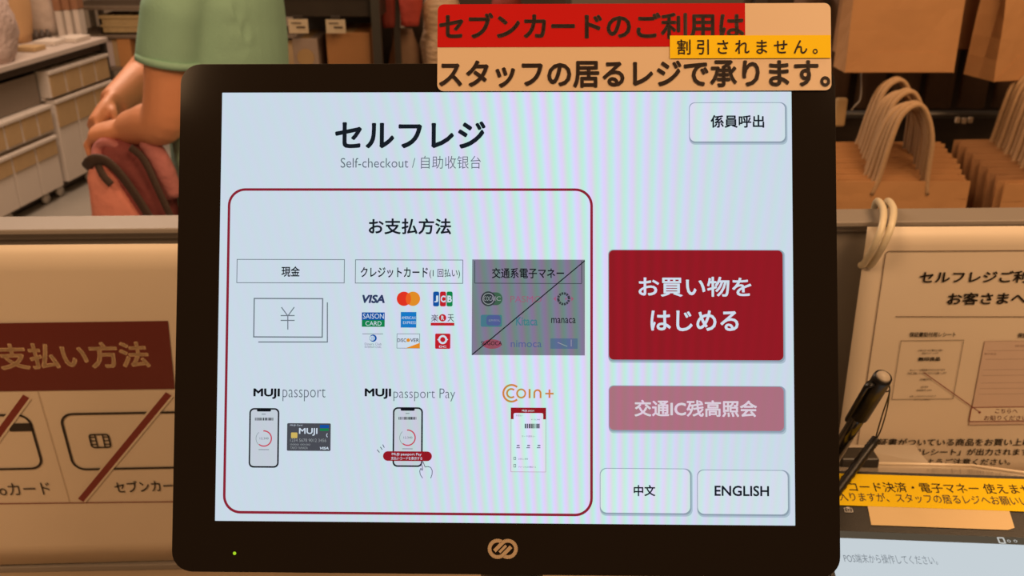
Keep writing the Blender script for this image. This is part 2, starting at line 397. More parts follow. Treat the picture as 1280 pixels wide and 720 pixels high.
# plastic rings hooked over the cap
M_RING = mat('cream_plastic_coil', (.72, .62, .44), .35, .08, 40)
for i, dx in enumerate((0, 13)):
    pts = [W(1090 + dx, 275, .885), W(1094 + dx, 256, .872), W(1098 + dx, 251.5, .852), W(1104 + dx, 262, .822), W(1102.5 + dx * .9, 282, .792), W(1094 + dx * .85, 305, .786), W(1081 + dx * .8, 328, .800), W(1076 + dx * .75, 332, .806)]
    bm = bmesh.new(); tube(bm, catmull(pts, 6), .0033, 10)
    o = put('binding_ring', me_bm(bm), M_RING, None, True)
    tag(o, ['cream plastic ring over the partition cap, nearer the monitor of the pair', 'cream plastic ring over the partition cap, right one of the pair'][i], 'ring', 'rings hooking the notice on the partition')

# ================================================================== the monitor
rot = Matrix.Rotation(-.02165482, 4, 'Z') @ Matrix.Rotation(-.00611118, 4, 'Y') @ Matrix.Rotation(1.12707229, 4, 'X')
MF = Frame((-.00420573, .45563205, 1.29645532), rot.col[0].xyz, rot.col[1].xyz)
mon = empty('checkout_monitor', 'large black touchscreen monitor showing the self-checkout start page', 'monitor', m=MF.m)
ob = MF.lb(221, 80, 1046.5, 717.5)
hb = (-.1522, -.1141, .1522, .1141)
outer = rpts(ob, .0105, 8); hole = rpts(hb, .0002, 8)
slab('bezel', M_BLACKGLASS, mon, outer, -.004, .0007, hole=hole, bev=0)
ob2 = (ob[0] - .0008, ob[1] - .0008, ob[2] + .0008, ob[3] + .0008)
slab('housing', M_BLACKPL, mon, rpts(ob2, .0112, 8), -.030, -.0002, bev=.0015)
disp = slab('display', emis('screen_white', (203, 218, 231)), mon, rpts(hb, .0002, 1), -.0001, .0001)
# housing front lies behind the display: display slab is in the bezel hole
disp.data.transform(Matrix.Translation((0, 0, .0002)))
neck = bmesh.new(); tube(neck, [(0, -.01, -.028), (0, -.03, -.06), (0, -.10, -.09)], [.035, .03, .03], 12)
put('tilt_bracket', me_bm(neck), M_BLACKPL, mon, True)
bm = bmesh.new(); inv = MF.m.inverted()
tube(bm, [inv @ Vector((0, .60, .848)), inv @ Vector((0, .60, 1.02)), inv @ Vector((0, .585, 1.16)), inv @ Vector((0, .565, 1.215))], .025, 14); put('neck', me_bm(bm), M_BLACKPL, mon, True)
bm = bmesh.new(); box(bm, (0, .58, .8525), (.24, .16, .012), 0, .004)
for v in bm.verts: v.co = inv @ v.co
put('base', me_bm(bm), M_BLACKPL, mon)
# status light and emblem
flat('status_light', emis('green_led', (170, 215, 40), 1, 0), mon, .0011, disc(MF.p(294, 691), .0009, 12))
ec = Vector(MF.p(628.5, 685.5)); M_EMB = mat('tan_emblem_print', (.50, .37, .24), .5, .04)
def emb(p): return (ec.x + p[0] * LCD, ec.y + p[1] * LCD)
def stadium(cx, a0, a1, ext):
    """a C-shaped ring whose ends run on diagonally as straight bars"""
    r = 12.3; t = 4.9; out = arc(emb((cx, 0)), r * LCD, t * LCD, a0, a1, 36); return out
E_ = []
def offs(pts, wd):
    return pline([emb(p) for p in pts], wd * LCD)
ringL = [(-6.3 + 10 * math.cos(R(a)), 10 * math.sin(R(a))) for a in range(62, 316, 8)]
ringR = [(6.3 + 10 * math.cos(R(a)), 10 * math.sin(R(a))) for a in range(-118, 136, 8)]
dg_ = Vector((.70, .714))
barL = [ringL[-1], (ringL[-1][0] + dg_.x * 14.5, ringL[-1][1] + dg_.y * 14.5)]
barR = [ringR[-1], (ringR[-1][0] - dg_.x * 14.5, ringR[-1][1] - dg_.y * 14.5)]
flat('emblem', M_EMB, mon, .0011, offs(ringL + barL[1:], 4.6), offs(ringR + barR[1:], 4.6), offs([(-4.2, -4.2), (4.2, 4.2)], 3.4))
flat('emblem_gap', M_BLACKGLASS, mon, .0013, offs([(-5.3, -2.6), (2.6, 5.6)], .7), offs([(-2.6, -5.6), (5.3, 2.6)], .7))

# -------- what the display shows: every graphic is a sub-part of the display
def g(*b): return MF.lb(*b)
def k_(n): return n * LCD
Z = [0.0003 + .00005 * (i + 1) for i in range(8)]
INK = emis('screen_ink', (24, 30, 38), 1, .5); INK2 = emis('screen_grey_ink', (90, 100, 112), 1, .5); SWHITE = emis('screen_bright_text', (206, 220, 235), 1, .3)
SLINE = emis('screen_line', (110, 122, 132), 1, .6); SRED = emis('screen_red', (146, 26, 36), 1, .5); SRED2 = emis('screen_outline_red', (138, 34, 50), 1, .3)
SBTN = emis('screen_button', (209, 222, 233)); SSH = emis('screen_button_edge', (142, 158, 174), 1, .6); SSH2 = emis('screen_button_soft_edge', (170, 187, 203), 1, .8)
def T_(s, b, bold=.0, shear=0): return text(s, g(*b), bold, shear)
def D(name, m, z, *sh): return flat(name, m, disp, Z[z], *sh)
D('title', INK, 0, T_('セルフレジ', (419, 152, 607, 186), .03))
D('subtitle', INK2, 0, T_('Self-checkout / 自助收银台', (426, 195, 601, 211), -.006))
D('payment_frame', SRED2, 0, outline(g(282, 235.5, 741, 643.5), k_(22), k_(3.2), 10))
D('payment_heading', INK, 0, T_('お支払方法', (461, 273, 564, 293), .024))
D('label_frame', SLINE, 0, outline(g(296, 324, 431, 354), 1e-5, k_(.9), 1)); D('label_frame', SLINE, 0, outline(g(444, 324.5, 579, 354.5), 1e-5, k_(.9), 1))
D('label_text', INK, 0, T_('現金', (352, 333, 375, 346), .02)); D('label_text', INK, 0, T_('クレジットカード', (451, 334, 535, 347), .018), T_('(1 回払い)', (537, 336, 575, 348), .004))
def btn(b, r, m, txt, tm, soft=True, name='button'):
    bb = g(*b)
    D(name + '_edge', SSH2, 0, rrect((bb[0] - k_(.5), bb[1] - k_(4), bb[2] + k_(3), bb[3]), k_(r)))
    D(name + '_rim', SSH, 1, rrect((bb[0] - k_(.8), bb[1] - k_(2), bb[2] + k_(1.6), bb[3] + k_(.8)), k_(r)))
    D(name, m, 2, rrect(bb, k_(r))); D(name + '_text', tm, 3, *[T_(*t) for t in txt])
btn((862, 129, 981, 177), 7, SBTN, [('係員呼出', (888, 144, 955, 160), .024)], INK)
btn((761, 313, 978.5, 450), 6, SRED, [('お買い物を', (798, 346, 939, 371), .02), ('はじめる', (813, 388, 923, 414), .022)], SWHITE)
btn((761.5, 483, 979.5, 538), 6, emis('screen_rose', (172, 112, 128), 1, .4), [('交通IC残高照会', (793, 500, 946, 521), .025)], emis('screen_rose_text', (218, 205, 218), 1, .3))
btn((750.5, 586, 862.5, 641), 8, SBTN, [('中文', (792, 606, 819, 620), .024)], INK)
btn((872, 588, 984.5, 642.5), 8, SBTN, [('ENGLISH', (893, 607, 961, 620), .022)], INK)
# banknote
D('banknote_drawing', SLINE, 0, outline(g(317, 372.5, 404, 422), 1e-5, k_(1.5), 1), seg(MF.p(323, 427.5), MF.p(410, 427.5), k_(1.4)), seg(MF.p(409.4, 378), MF.p(409.4, 428), k_(1.4)))
D('yen_sign', SLINE, 0, *[seg(MF.p(*a), MF.p(*b), k_(1.3)) for a, b in (((352, 384), (360, 395)), ((368, 384), (360, 395)), ((360, 394), (360, 412)), ((351, 394.5), (368.5, 394.5)), ((351, 400.5), (368.5, 400.5)))])
# card marks
BLUE = emis('mark_blue', (20, 80, 160), 1, .4); NAVY = emis('mark_navy', (48, 60, 96), 1, .4); GREEN = emis('mark_green', (20, 128, 74), 1, .4); RED = emis('mark_red', (188, 32, 42), 1, .4)
ORANGE = emis('mark_orange', (226, 140, 40), 1, .3); MRED = emis('mark_scarlet', (224, 52, 34), 1, .3); MMID = emis('mark_amber', (232, 96, 34), 1, .3); SKY = emis('mark_sky', (24, 120, 196), 1, .4)
def mark(name, *layers):
    p = None
    for i, (m, shs) in enumerate(layers): D(name if i == 0 else name + '_detail', m, i, *shs)
mark('card_mark', (NAVY, [T_('VISA', (453, 368.5, 481, 379), .045, .2)]))
a, b = MF.p(505, 373.5), MF.p(516.3, 373.5)
mark('card_mark', (MRED, [disc(a, k_(9))]), (ORANGE, [disc(b, k_(9))]), (MMID, [disc(((a[0] + b[0]) / 2, a[1]), k_(3.2), 20, k_(7.2))]))
mark('card_mark', (BLUE, [rrect(g(541.5, 364.5, 549, 383), k_(2))]), (RED, [rrect(g(550, 364.5, 557.5, 383), k_(2))]), (GREEN, [rrect(g(558.3, 364.5, 565.8, 383), k_(2))]), (SWHITE, [T_('J', (543, 369.5, 548, 378), .04), T_('C', (551, 369.5, 556.8, 378), .04), T_('B', (559.3, 369.5, 565, 378), .04)]))
mark('card_mark', (BLUE, [rect(g(452.5, 390.5, 481, 400))]), (GREEN, [rect(g(452.5, 400, 481, 408.5))]), (SWHITE, [T_('SAISON', (454, 392, 480, 398.5), .0), T_('CARD', (457, 401.5, 477, 407), .0)]))
mark('card_mark', (SKY, [rect(g(501, 390, 520.5, 409.5))]), (SWHITE, [T_('AMERICAN', (502, 395.5, 519.5, 399), -.005), T_('EXPRESS', (504, 401.5, 520, 405), -.005)]))
mark('card_mark', (INK, [T_('楽', (539, 393, 548, 402), .0), T_('天', (559.5, 393, 567.5, 402), .0)]), (RED, [disc(MF.p(553.3, 397.3), k_(4.6)), rect(g(538.5, 403.5, 568, 407))]), (SWHITE, [T_('R', (551.6, 394.6, 555.2, 400), .02)]))
mark('card_mark', (SLINE, [rect(g(453, 417, 479, 417.7)), T_('Diners Club', (456, 428.5, 477, 431.5), .0), T_('INTERNATIONAL', (456, 432.5, 477, 435), .0)]), (BLUE, [disc(MF.p(466.6, 422.7), k_(4.5))]), (SWHITE, [disc(MF.p(465.6, 422.7), k_(3.1))]), (SKY, [rect(g(464.8, 420.5, 465.4, 425)), rect(g(466.4, 420.5, 467, 425))]))
mark('card_mark', (SWHITE, [rect(g(496, 417, 525, 435.5))]), (SLINE, [outline(g(496, 417, 525, 435.5), 1e-5, k_(.6), 1)]), (INK, [T_('DISC', (497, 423, 508, 427.5), .01), T_('VER', (513, 423, 524, 427.5), .01)]), (ORANGE, [disc(MF.p(510.5, 425.2), k_(2.3), 14), shp([MF.p(507, 435.2), MF.p(525, 435.2), MF.p(525, 428.5)])]))
mark('card_mark', (RED, [rrect(g(544, 417, 563, 436), k_(1.5))]), (SWHITE, [arc(MF.p(553.5, 424.5), k_(5.6), k_(2.4)), T_('DC', (549, 432, 558, 434.5), .02)]), (SWHITE, [seg(MF.p(547, 424.5), MF.p(549.5, 424.5), k_(1.4)), seg(MF.p(557.5, 424.5), MF.p(560, 424.5), k_(1.4))]))
# greyed out panel
D('greyed_panel', emis('screen_grey', (117, 122, 134), 1, 1.2), 0, rect(g(590, 324.5, 731, 444)))
D('greyed_label_frame', emis('screen_dark_line', (60, 66, 74), 1, .3), 1, outline(g(593, 318, 727.5, 354), 1e-5, k_(.9), 1) if False else pline([MF.p(593.5, 326), MF.p(593.5, 354), MF.p(727, 354.5), MF.p(727, 326)], k_(.9)))
DINK = emis('screen_black_ink', (18, 20, 26), 1, .3)
D('greyed_label_text', DINK, 2, T_('交通系電子マネー', (615, 335, 705, 348), .018))
DG = emis('mark_dim_green', (62, 96, 76), 1, .5); DD = emis('mark_dim_charcoal', (52, 58, 62), 1, .5); DP = emis('mark_dim_rose', (150, 92, 118), 1, .5); DB = emis('mark_dim_blue', (78, 92, 142), 1, .5); DT = emis('mark_dim_teal', (68, 120, 130), 1, .5); DL = emis('mark_dim_pale', (150, 156, 160), 1, .5)
D('dim_mark', DG, 1, rrect(g(609, 365.5, 628, 381.5), k_(7.5))); D('dim_mark_detail', DD, 2, disc(MF.p(610.5, 373.5), k_(9.3))); D('dim_mark_detail', DL, 3, arc(MF.p(610.5, 373.5), k_(7.3), k_(.9)), T_('ICOCA', (604, 370.5, 617, 376), .0), T_('IC', (618.5, 370.5, 626, 376), .0))
D('dim_mark', DP, 1, T_('PASMO', (638, 370, 677, 378), -.002))
c = MF.p(704.5, 373.5)
D('dim_mark', DD, 1, *[arc(c, k_(8.2), k_(3), a, a + 20, 3) for a in range(12, 175, 27)], *[arc(c, k_(8.2), k_(3), a, a + 20, 3) for a in range(192, 355, 27)])
D('dim_mark', DP, 1, shp([(c[0] - k_(13), c[1]), (c[0] - k_(9.5), c[1] - k_(3)), (c[0] - k_(9.5), c[1] + k_(3))]), shp([(c[0] + k_(13), c[1]), (c[0] + k_(9.5), c[1] + k_(3)), (c[0] + k_(9.5), c[1] - k_(3))]), disc((c[0] + k_(3), c[1]), k_(1.3), 8))
D('dim_mark', DT, 1, rrect(g(601, 393.5, 627.5, 408.5), k_(2))); D('dim_mark_detail', DB, 2, rrect(g(608, 394, 626, 407), k_(4))); D('dim_mark_detail', DL, 3, T_('はやかけん', (611, 399, 625, 402), .0))
D('dim_mark', DT, 1, T_('Kitaca', (645, 396, 672, 407), .02)); D('dim_mark', DINK, 1, T_('manaca', (689, 397.5, 719.5, 404), .004))
D('dim_mark', emis('mark_dim_red', (146, 76, 92), 1, .5), 1, disc(MF.p(615, 430), k_(12), 28, k_(6))); D('dim_mark_detail', DINK, 2, T_('SUGOCA', (601.5, 426.5, 627.5, 431.5), .005))
D('dim_mark', DB, 1, T_('nimoca', (638.5, 425.5, 677, 434), .0)); D('dim_mark', emis('mark_dim_slate', (88, 106, 138), 1, .6), 1, rect(g(688, 423, 722, 436))); D('dim_mark_detail', DL, 2, seg(MF.p(697, 428), MF.p(709, 433), k_(.8)), seg(MF.p(714, 424.5), MF.p(714, 433), k_(.8)))
D('strike_line', DINK, 4, seg(MF.p(590, 443.5), MF.p(731, 326), k_(1.3)))
# member apps
def brand(x0, rest, x1, x2):
    D('app_name_bold', DINK, 0, T_('MUJI', (x0, 485.5, x0 + 33, 498.5), .035)); D('app_name_thin', INK2, 0, T_(rest, (x1, 485.5, x2, 501.5), -.012))
brand(317, 'passport', 353.5, 407); brand(456, 'passport Pay', 492, 569)
PSC = emis('phone_screen', (196, 205, 216), 1, .8); PINKL = emis('phone_ring_red', (198, 62, 84), 1, .3)
def phone(x, y, big=False):
    b = g(x, y, x + 37.5, y + 74.5)
    D('phone_drawing', DINK, 0, rrect(b, k_(6))); D('phone_drawing_screen', PSC, 1, rrect((b[0] + k_(1.9), b[1] + k_(1.9), b[2] - k_(1.9), b[3] - k_(1.9)), k_(4.5)))
    D('phone_drawing_notch', DINK, 2, rrect(g(x + 10, y, x + 27.5, y + 4.3), k_(1.2)))
    rs = random.Random(x); bars = []; xx = x + 7.5
    while xx < x + 30:
        wd = rs.choice((.5, .8, 1.3)); bars.append(rect(g(xx, y + 12, xx + wd, y + 15.5))); xx += wd + rs.choice((.4, .7))
    D('phone_drawing_barcode', DINK, 2, *bars)
    c = MF.p(x + 18.7, y + 38)
    D('phone_drawing_ring', SLINE, 2, arc(c, k_(10.2), k_(.5), -230, 90)); D('phone_drawing_arc', PINKL, 3, arc(c, k_(10.2), k_(1.5), -130, 95, 24))
    D('phone_drawing_text', INK2, 3, T_('12,340', (x + 13.5, y + 36.5, x + 24.5, y + 39.5), .0), rect(g(x + 16, y + 7.3, x + 21, y + 8)), rect(g(x + 12, y + 51.5, x + 25, y + 52.2)))
phone(311.5, 510); phone(491, 509)
cb = g(359, 529, 413.5, 563.5)
D('card_picture', emis('card_charcoal', (74, 76, 84), 1, .3), 0, rrect(cb, k_(1.5)))
D('card_picture_chip', emis('card_chip', (206, 180, 96), 1, .2), 1, rrect(g(364, 540.5, 372, 547.5), k_(1))); D('card_picture_text', SWHITE, 1, T_('MUJI', (374, 535, 397, 544.5), .02), T_('VISA', (400, 558.5, 411, 561.8), .03, .2), T_('MUJI Card', (363, 530.5, 378, 532.8), .0))
D('card_picture_text', DL, 1, T_('1234 5678 9012 3456', (363, 548.3, 408, 552.3), -.005), T_('0000 00/00', (363, 554.5, 388, 556.6), -.005), T_('TARO YAMADA', (363, 558.2, 385, 561.2), -.005))
D('card_picture_mark', BLUE, 1, rect(g(400, 531, 411.5, 535))); D('card_picture_mark', GREEN, 1, rect(g(400, 535.5, 411, 538.5))); D('card_picture_mark', SWHITE, 1, arc(MF.p(411, 544), k_(3), k_(.8), 120, 240, 8))
D('pay_banner', SRED, 5, rrect(g(479, 564, 540, 576), k_(5.9))); D('pay_banner_text', SWHITE, 6, T_('MUJI passport Pay', (490, 566, 527, 570), .01), T_('支払いコードを表示する', (489, 570.8, 528, 574.6), .01))
D('tap_rays', INK2, 0, *[seg(MF.p(*a), MF.p(*b), k_(1)) for a, b in (((471.5, 562), (474.5, 565.5)), ((475.5, 558.5), (478, 562)), ((478.5, 555.5), (480.5, 559.5)))])
hp = [(528.5, 597.5), (525.5, 593), (524.8, 588.5), (526.2, 585), (528, 588), (528.5, 585), (526.5, 578), (527.3, 576.3), (529, 577), (531.5, 583.5), (535, 583), (538.5, 584), (540.5, 588), (540.2, 593), (538.5, 597.5)]
D('pointing_hand_drawing', INK2, 5, pline([MF.p(*q) for q in hp], k_(.9)))
CO = emis('mark_ochre', (196, 132, 62), 1, .7)
c = MF.p(639.5, 491.5)
D('pay_mark', CO, 0, arc(c, k_(11.5), k_(2.4), 48, 312, 26), arc((c[0] - k_(.4), c[1]), k_(6.4), k_(2.2), 48, 312, 20), arc(MF.p(651.5, 491.8), k_(6.2), k_(2.1)), rect(g(660.8, 486.2, 663.2, 497.6)),
  arc(MF.p(671.8, 491.5), k_(5), k_(2.2), 0, 180, 14), rect(g(666.8, 491.3, 669, 497.6)), rect(g(674.6, 491.3, 676.8, 497.6)), rect(g(681.5, 490.9, 692, 493)), rect(g(685.7, 486.8, 687.9, 497.4)))
b = g(638.5, 509.5, 682.5, 590)
D('app_page', emis('app_page_white', (208, 222, 233)), 0, rect(b)); D('app_page_edge', emis('app_page_rose', (182, 160, 178), 1, .4), 1, outline(b, 1e-5, k_(.6), 1))
D('app_page_header', SRED, 2, rect(g(638.5, 509.5, 682.5, 524))); D('app_page_body', emis('app_page_white', (208, 222, 233)), 3, rrect(g(642, 516.2, 679, 530), k_(2)))
bars = []; xx = 656; rs = random.Random(5)
while xx < 675:
    wd = rs.choice((.5, .9, 1.5)); bars.append(rect(g(xx, 529.5, xx + wd, 535.3))); xx += wd + rs.choice((.5, .9))
D('app_page_barcode', INK, 4, *bars)
D('app_page_text', INK2, 4, T_('お支払い', (645, 518, 653.5, 520.3), 0), T_('¥ 12,340', (664, 523.5, 675, 525.3), 0), T_('コード支払い', (652, 544, 668.5, 546.3), 0), *[rect(g(x, 556, x + 3.5, 557.5)) for x in (646, 659, 672)], *[rect(g(x, 559, x + 4.5, 560)) for x in (645.5, 658, 671)],
  outline(g(642, 571, 645, 574.5), 1e-5, k_(.6), 1), outline(g(642, 580, 645, 584), 1e-5, k_(.6), 1), T_('お支払い履歴', (648, 572.5, 660, 574.5), 0), T_('チャージ方法を確認する', (648, 582.5, 670, 584.6), 0))
D('app_page_header_text', SWHITE, 4, T_('MUJI', (652.5, 512, 658.5, 515), .02), T_('passport', (660, 512.3, 668, 515), 0))

# ------------------------------------------------------------------ laminated sign on the monitor's top edge
SF = Frame(MF.O + MF.n * .0016, MF.ux, MF.uy)
sign = empty('staff_register_sign', 'red and cream sign with bold black lettering stuck across the monitor top right', 'sign', m=SF.m)
M_SIGN = mat('cream_sign_card', (.74, .55, .37), .45, .03, 6)
sb = SF.lb(547, 5, 1038.5, 113.5)
slab('card', M_SIGN, sign, rpts(sb, k_(8), 6), -.0005, .0005)
rbnd = SF.lb(547, 5, 931, 59)
pr = [(rbnd[0] + .00005, rbnd[1]), (rbnd[2], rbnd[1]), (rbnd[2], sb[3])] + [(sb[0] + k_(8) + k_(8) * math.cos(R(a)), sb[3] - k_(8) + k_(8) * math.sin(R(a))) for a in range(90, 181, 15)]
flat('red_field', M_REDPRINT, sign, .0007, shp(pr))
flat('lettering', M_DARKBROWN, sign, .0009, text('セブンカードのご利用は', SF.lb(549, 16, 930, 50), .03), text('スタッフの居るレジで承ります。', SF.lb(549, 75.5, 1037, 110), .03))
flat('yellow_strip', M_YELLOW, sign, .0012, rect(SF.lb(837, 45, 1037.5, 73.5)))
flat('strip_lettering', M_DARKBROWN, sign, .0015, text('割 引 さ れ ま せ ん 。', SF.lb(846, 50, 1021, 69), .01))

# ------------------------------------------------------------------ payment tablet at the right
A = W(1006, 585, .655); Bp = W(1330, 595, .635); C = W(1022, 800, .50)
TF = Frame(A, Bp - A, A - C)
tab = empty('payment_tablet', 'black payment tablet with yellow tape lying tilted right of the monitor', 'tablet', m=TF.m)
tb = (0, TF.p(1100, 900)[1], TF.p(1345, 650)[0], 0)
slab('case', M_BLACKPL, tab, rpts(tb, .012, 6), -.012, 0, bev=.002)
u = lambda px, py: TF.p(px, py)
dtop0, dtop1 = u(1040, 663), u(1300, 683)
tscr = emis('tablet_screen_white', (198, 208, 214), 1, 0)
dsp = flat('display', tscr, tab, .0004, shp([(.005, u(1054, 673)[1]), (.005, tb[1] + .02), (tb[2] - .012, tb[1] + .02), (tb[2] - .012, u(1054, 673)[1])]))
flat('status_bar', emis('tablet_bar_grey', (84, 74, 60), 1, 0), tab, .0003, rect((.005, u(1054, 673)[1], tb[2] - .012, u(1054, 664)[1])))
flat('status_icon', emis('tablet_icon_white', (190, 190, 185), 1, 0), tab, .0006, outline((u(1247, 676)[0], u(1247, 680)[1], u(1256, 676)[0], u(1247, 672)[1]), .0008, .0012), *[arc(u(x, 677), .0013, .0005, 0, 360, 12) for x in (1261, 1269)])
run(TF, 'POS端末から操作してください。', (1056, 704), (1173, 707), 11, .0007, emis('tablet_grey_text', (120, 128, 136), 1, 0), dsp, bold=0)
y0, y1 = u(1160, 636)[1], u(1160, 596)[1]
flat('yellow_tape', M_YELLOW, tab, .0007, rect((.004, y0, tb[2] - .002, y1)))
run(TF, 'バーコード決済・電子マネー 使えません', (1031, 615), (1308, 619), 12, .001, M_DARKBROWN, tab, bold=.002)
run(TF, '入りますが、スタッフの居るレジへお願いいたします', (1050, 627), (1336, 634.5), 11, .001, M_DARKBROWN, tab, bold=0)
s0, s1 = u(1084, 631), u(1262, 636)
flat('cream_sticker', mat('yellowish_sticker', (.84, .62, .33), .5, .03, spec=.2), tab, .0006, shp([(u(1084, 632)[0], y0), (u(1089, 657)[0], u(1175, 660)[1]), (u(1262, 660)[0] - .002, u(1175, 660)[1]), (u(1267, 658)[0], u(1175, 657)[1]), (u(1260, 636)[0], y0)]))
cc = u(1060.5, 638)
flat('camera_icon', M_CHROME, tab, .0006, outline((cc[0] - .0032, cc[1] - .0024, cc[0] + .0032, cc[1] + .0022), .0006, .0006), arc(cc, .0015, .0005, 0, 360, 14), rect((cc[0] - .0012, cc[1] + .0022, cc[0] + .0012, cc[1] + .003)))
inv = TF.m.inverted(); bm = bmesh.new(); cpt = TF.m @ Vector((tb[2] / 2, tb[1] * .4, -.012))
tube(bm, [inv @ Vector((cpt.x, cpt.y, .855)), inv @ Vector((cpt.x, cpt.y, cpt.z - .01)), inv @ (cpt + Vector((0, 0, .004)))], [.03, .022, .022], 14); put('stand', me_bm(bm), M_BLACKPL, tab, True)
bm = bmesh.new(); box(bm, (cpt.x, cpt.y, .8525), (.18, .14, .012), 0, .003)
for v in bm.verts: v.co = inv @ v.co
put('base', me_bm(bm), M_BLACKPL, tab)

# clear acrylic tray edge behind the tablet
M_ACR = mat('clear_acrylic', (.75, .66, .55), .15, .02, 10, trans=.55, spec=.6)
A = W(1046, 580, .760); Bp = W(1225, 583, .765); C = W(1046, 594, .69)
AF = Frame(A, Bp - A, A - C)
ac = empty('acrylic_holder', 'clear acrylic ledge with a curled edge behind the tablet top', 'holder', m=AF.m)
wd = (Bp - A).length; dp = (A - C).length
slab('ledge', M_ACR, ac, [(-.03, -dp), (wd + .03, -dp), (wd * .98, -.004), (wd * .92, 0), (-.03, 0)], -.002, 0, bev=.0006)
bm = bmesh.new(); tube(bm, [(-.03, 0, .001), (wd * .7, 0, .001), (wd * .93, -.004, .001), (wd + .028, -dp * .9, .001)], .0016, 8); put('curled_edge', me_bm(bm), mat('acrylic_edge_cream', (.85, .72, .55), .2, .02), ac, True)
bm = bmesh.new(); ia = AF.m.inverted()
for sx in (wd * .45, wd): tube(bm, [ia @ Vector((A.x + sx, A.y - .03, .846)), ia @ Vector((A.x + sx, A.y - .03, A.z - .02))], .004, 8)
put('leg', me_bm(bm), M_ACR, ac, True)
tabm = bmesh.new(); qs = [ia @ W(*q) for q in ((1046, 556, .786), (1143, 556, .786), (1162, 580, .765), (1046, 580, .762))]
f_ = tabm.faces.new([tabm.verts.new(q) for q in qs]); o = put('upright_tab', me_bm(tabm), mat('smoky_acrylic', (.42, .35, .27), .25, .03, spec=.4), ac); so = o.modifiers.new('s', 'SOLIDIFY'); so.thickness = .0015
# connector block on the ledge
cbk = W(1070, 573, .752); o = boxo('connector_block', (0, 0, 0), (.036, .022, .012), M_BLACKPL, None, bev=.002); o.location = cbk
tag(o, 'small black block on the acrylic ledge beside the monitor edge', 'connector')

# pen cup and pens
pen = empty('stylus_pen', 'thick black pen with a pocket clip leaning up from behind the monitor edge', 'pen', m=Matrix.Translation(W(1000, 640, .71)))
O0 = W(1000, 640, .71)
tip = W(1104, 471, .625) - O0; lowp = Vector((0, 0, 0)); d = tip.normalized()
bm = bmesh.new(); L = tip.length
tube(bm, [lowp, d * (L * .05), d * (L * .62), d * (L * .99)], [.003, .0055, .0058, .0058], 16); put('barrel', me_bm(bm), mat('black_lacquer', (.02, .017, .013), .18, .05, coat=.6), pen, True)
bm = bmesh.new(); tube(bm, [d * (L * .75), d * (L * .985), d * L * 1.0], [.0072, .0072, .0068], 16); put('cap', me_bm(bm), M_BLACKPL, pen, True)
bm = bmesh.new(); tube(bm, [d * L * .998, d * L * 1.008], [.0060, .0045], 16); put('metal_end', me_bm(bm), mat('pale_end_cap', (.5, .42, .33), .45), pen, True)
side = Vector((-1, -.3, .1)).normalized(); side = (side - d * side.dot(d)).normalized()
bm = bmesh.new(); tube(bm, [d * (L * .97) + side * .006, d * (L * .96) + side * .0100, d * (L * .74) + side * .0100], [.003, .003, .0024], 8, flat=(1.4, .7)); put('clip', me_bm(bm), M_BLACKPL, pen, True)
bm = bmesh.new(); tube(bm, catmull([W(1094, 485, .632), W(1103, 489, .628), W(1112, 488, .632), W(1110, 477, .636), W(1112, 490, .634), W(1104, 515, .645), W(1098, 535, .655), W(1094, 550, .66)], 6), .0006, 6)
tube(bm, catmull([W(1112, 489, .634), W(1109, 510, .643), W(1102, 535, .654), W(1095, 550, .66)], 6), .0006, 6)
me = me_bm(bm); me.transform(Matrix.Translation(-O0)); put('cord_loop', me, M_BLACKPL, pen, True)
bm = bmesh.new(); pts = [W(1096, 548, .66), W(1085, 562, .655), W(1060, 596, .637), W(1030, 636, .615)]
P2 = catmull(pts, 10); tube(bm, P2, [.0036 + (.0006 if i % 2 else 0) for i in range(len(P2))], 10)
o = put('coiled_cord', me_bm(bm), M_BLACKPL, None, True); tag(o, 'ribbed black cord end running down beside the monitor edge over the yellow tape', 'cord')
cup = empty('pen_cup', 'black pen cup on the counter behind the monitor right edge', 'cup', loc=(O0.x, O0.y, .846))
bm = bmesh.new(); cz = O0.z - .846 + .03
RRs = [(.034, 0), (.036, cz), (.033, cz), (.031, .004)]
vs = [[bm.verts.new((r * math.cos(2 * math.pi * k / 24), r * math.sin(2 * math.pi * k / 24), z)) for k in range(24)] for r, z in RRs]
for a_, b_ in zip(vs, vs[1:]):
    for k in range(24): bm.faces.new((a_[k], a_[(k + 1) % 24], b_[(k + 1) % 24], b_[k]))
bm.faces.new(vs[0]); bm.faces.new(vs[-1]); put('body', me_bm(bm), M_BLACKPL, cup, True)

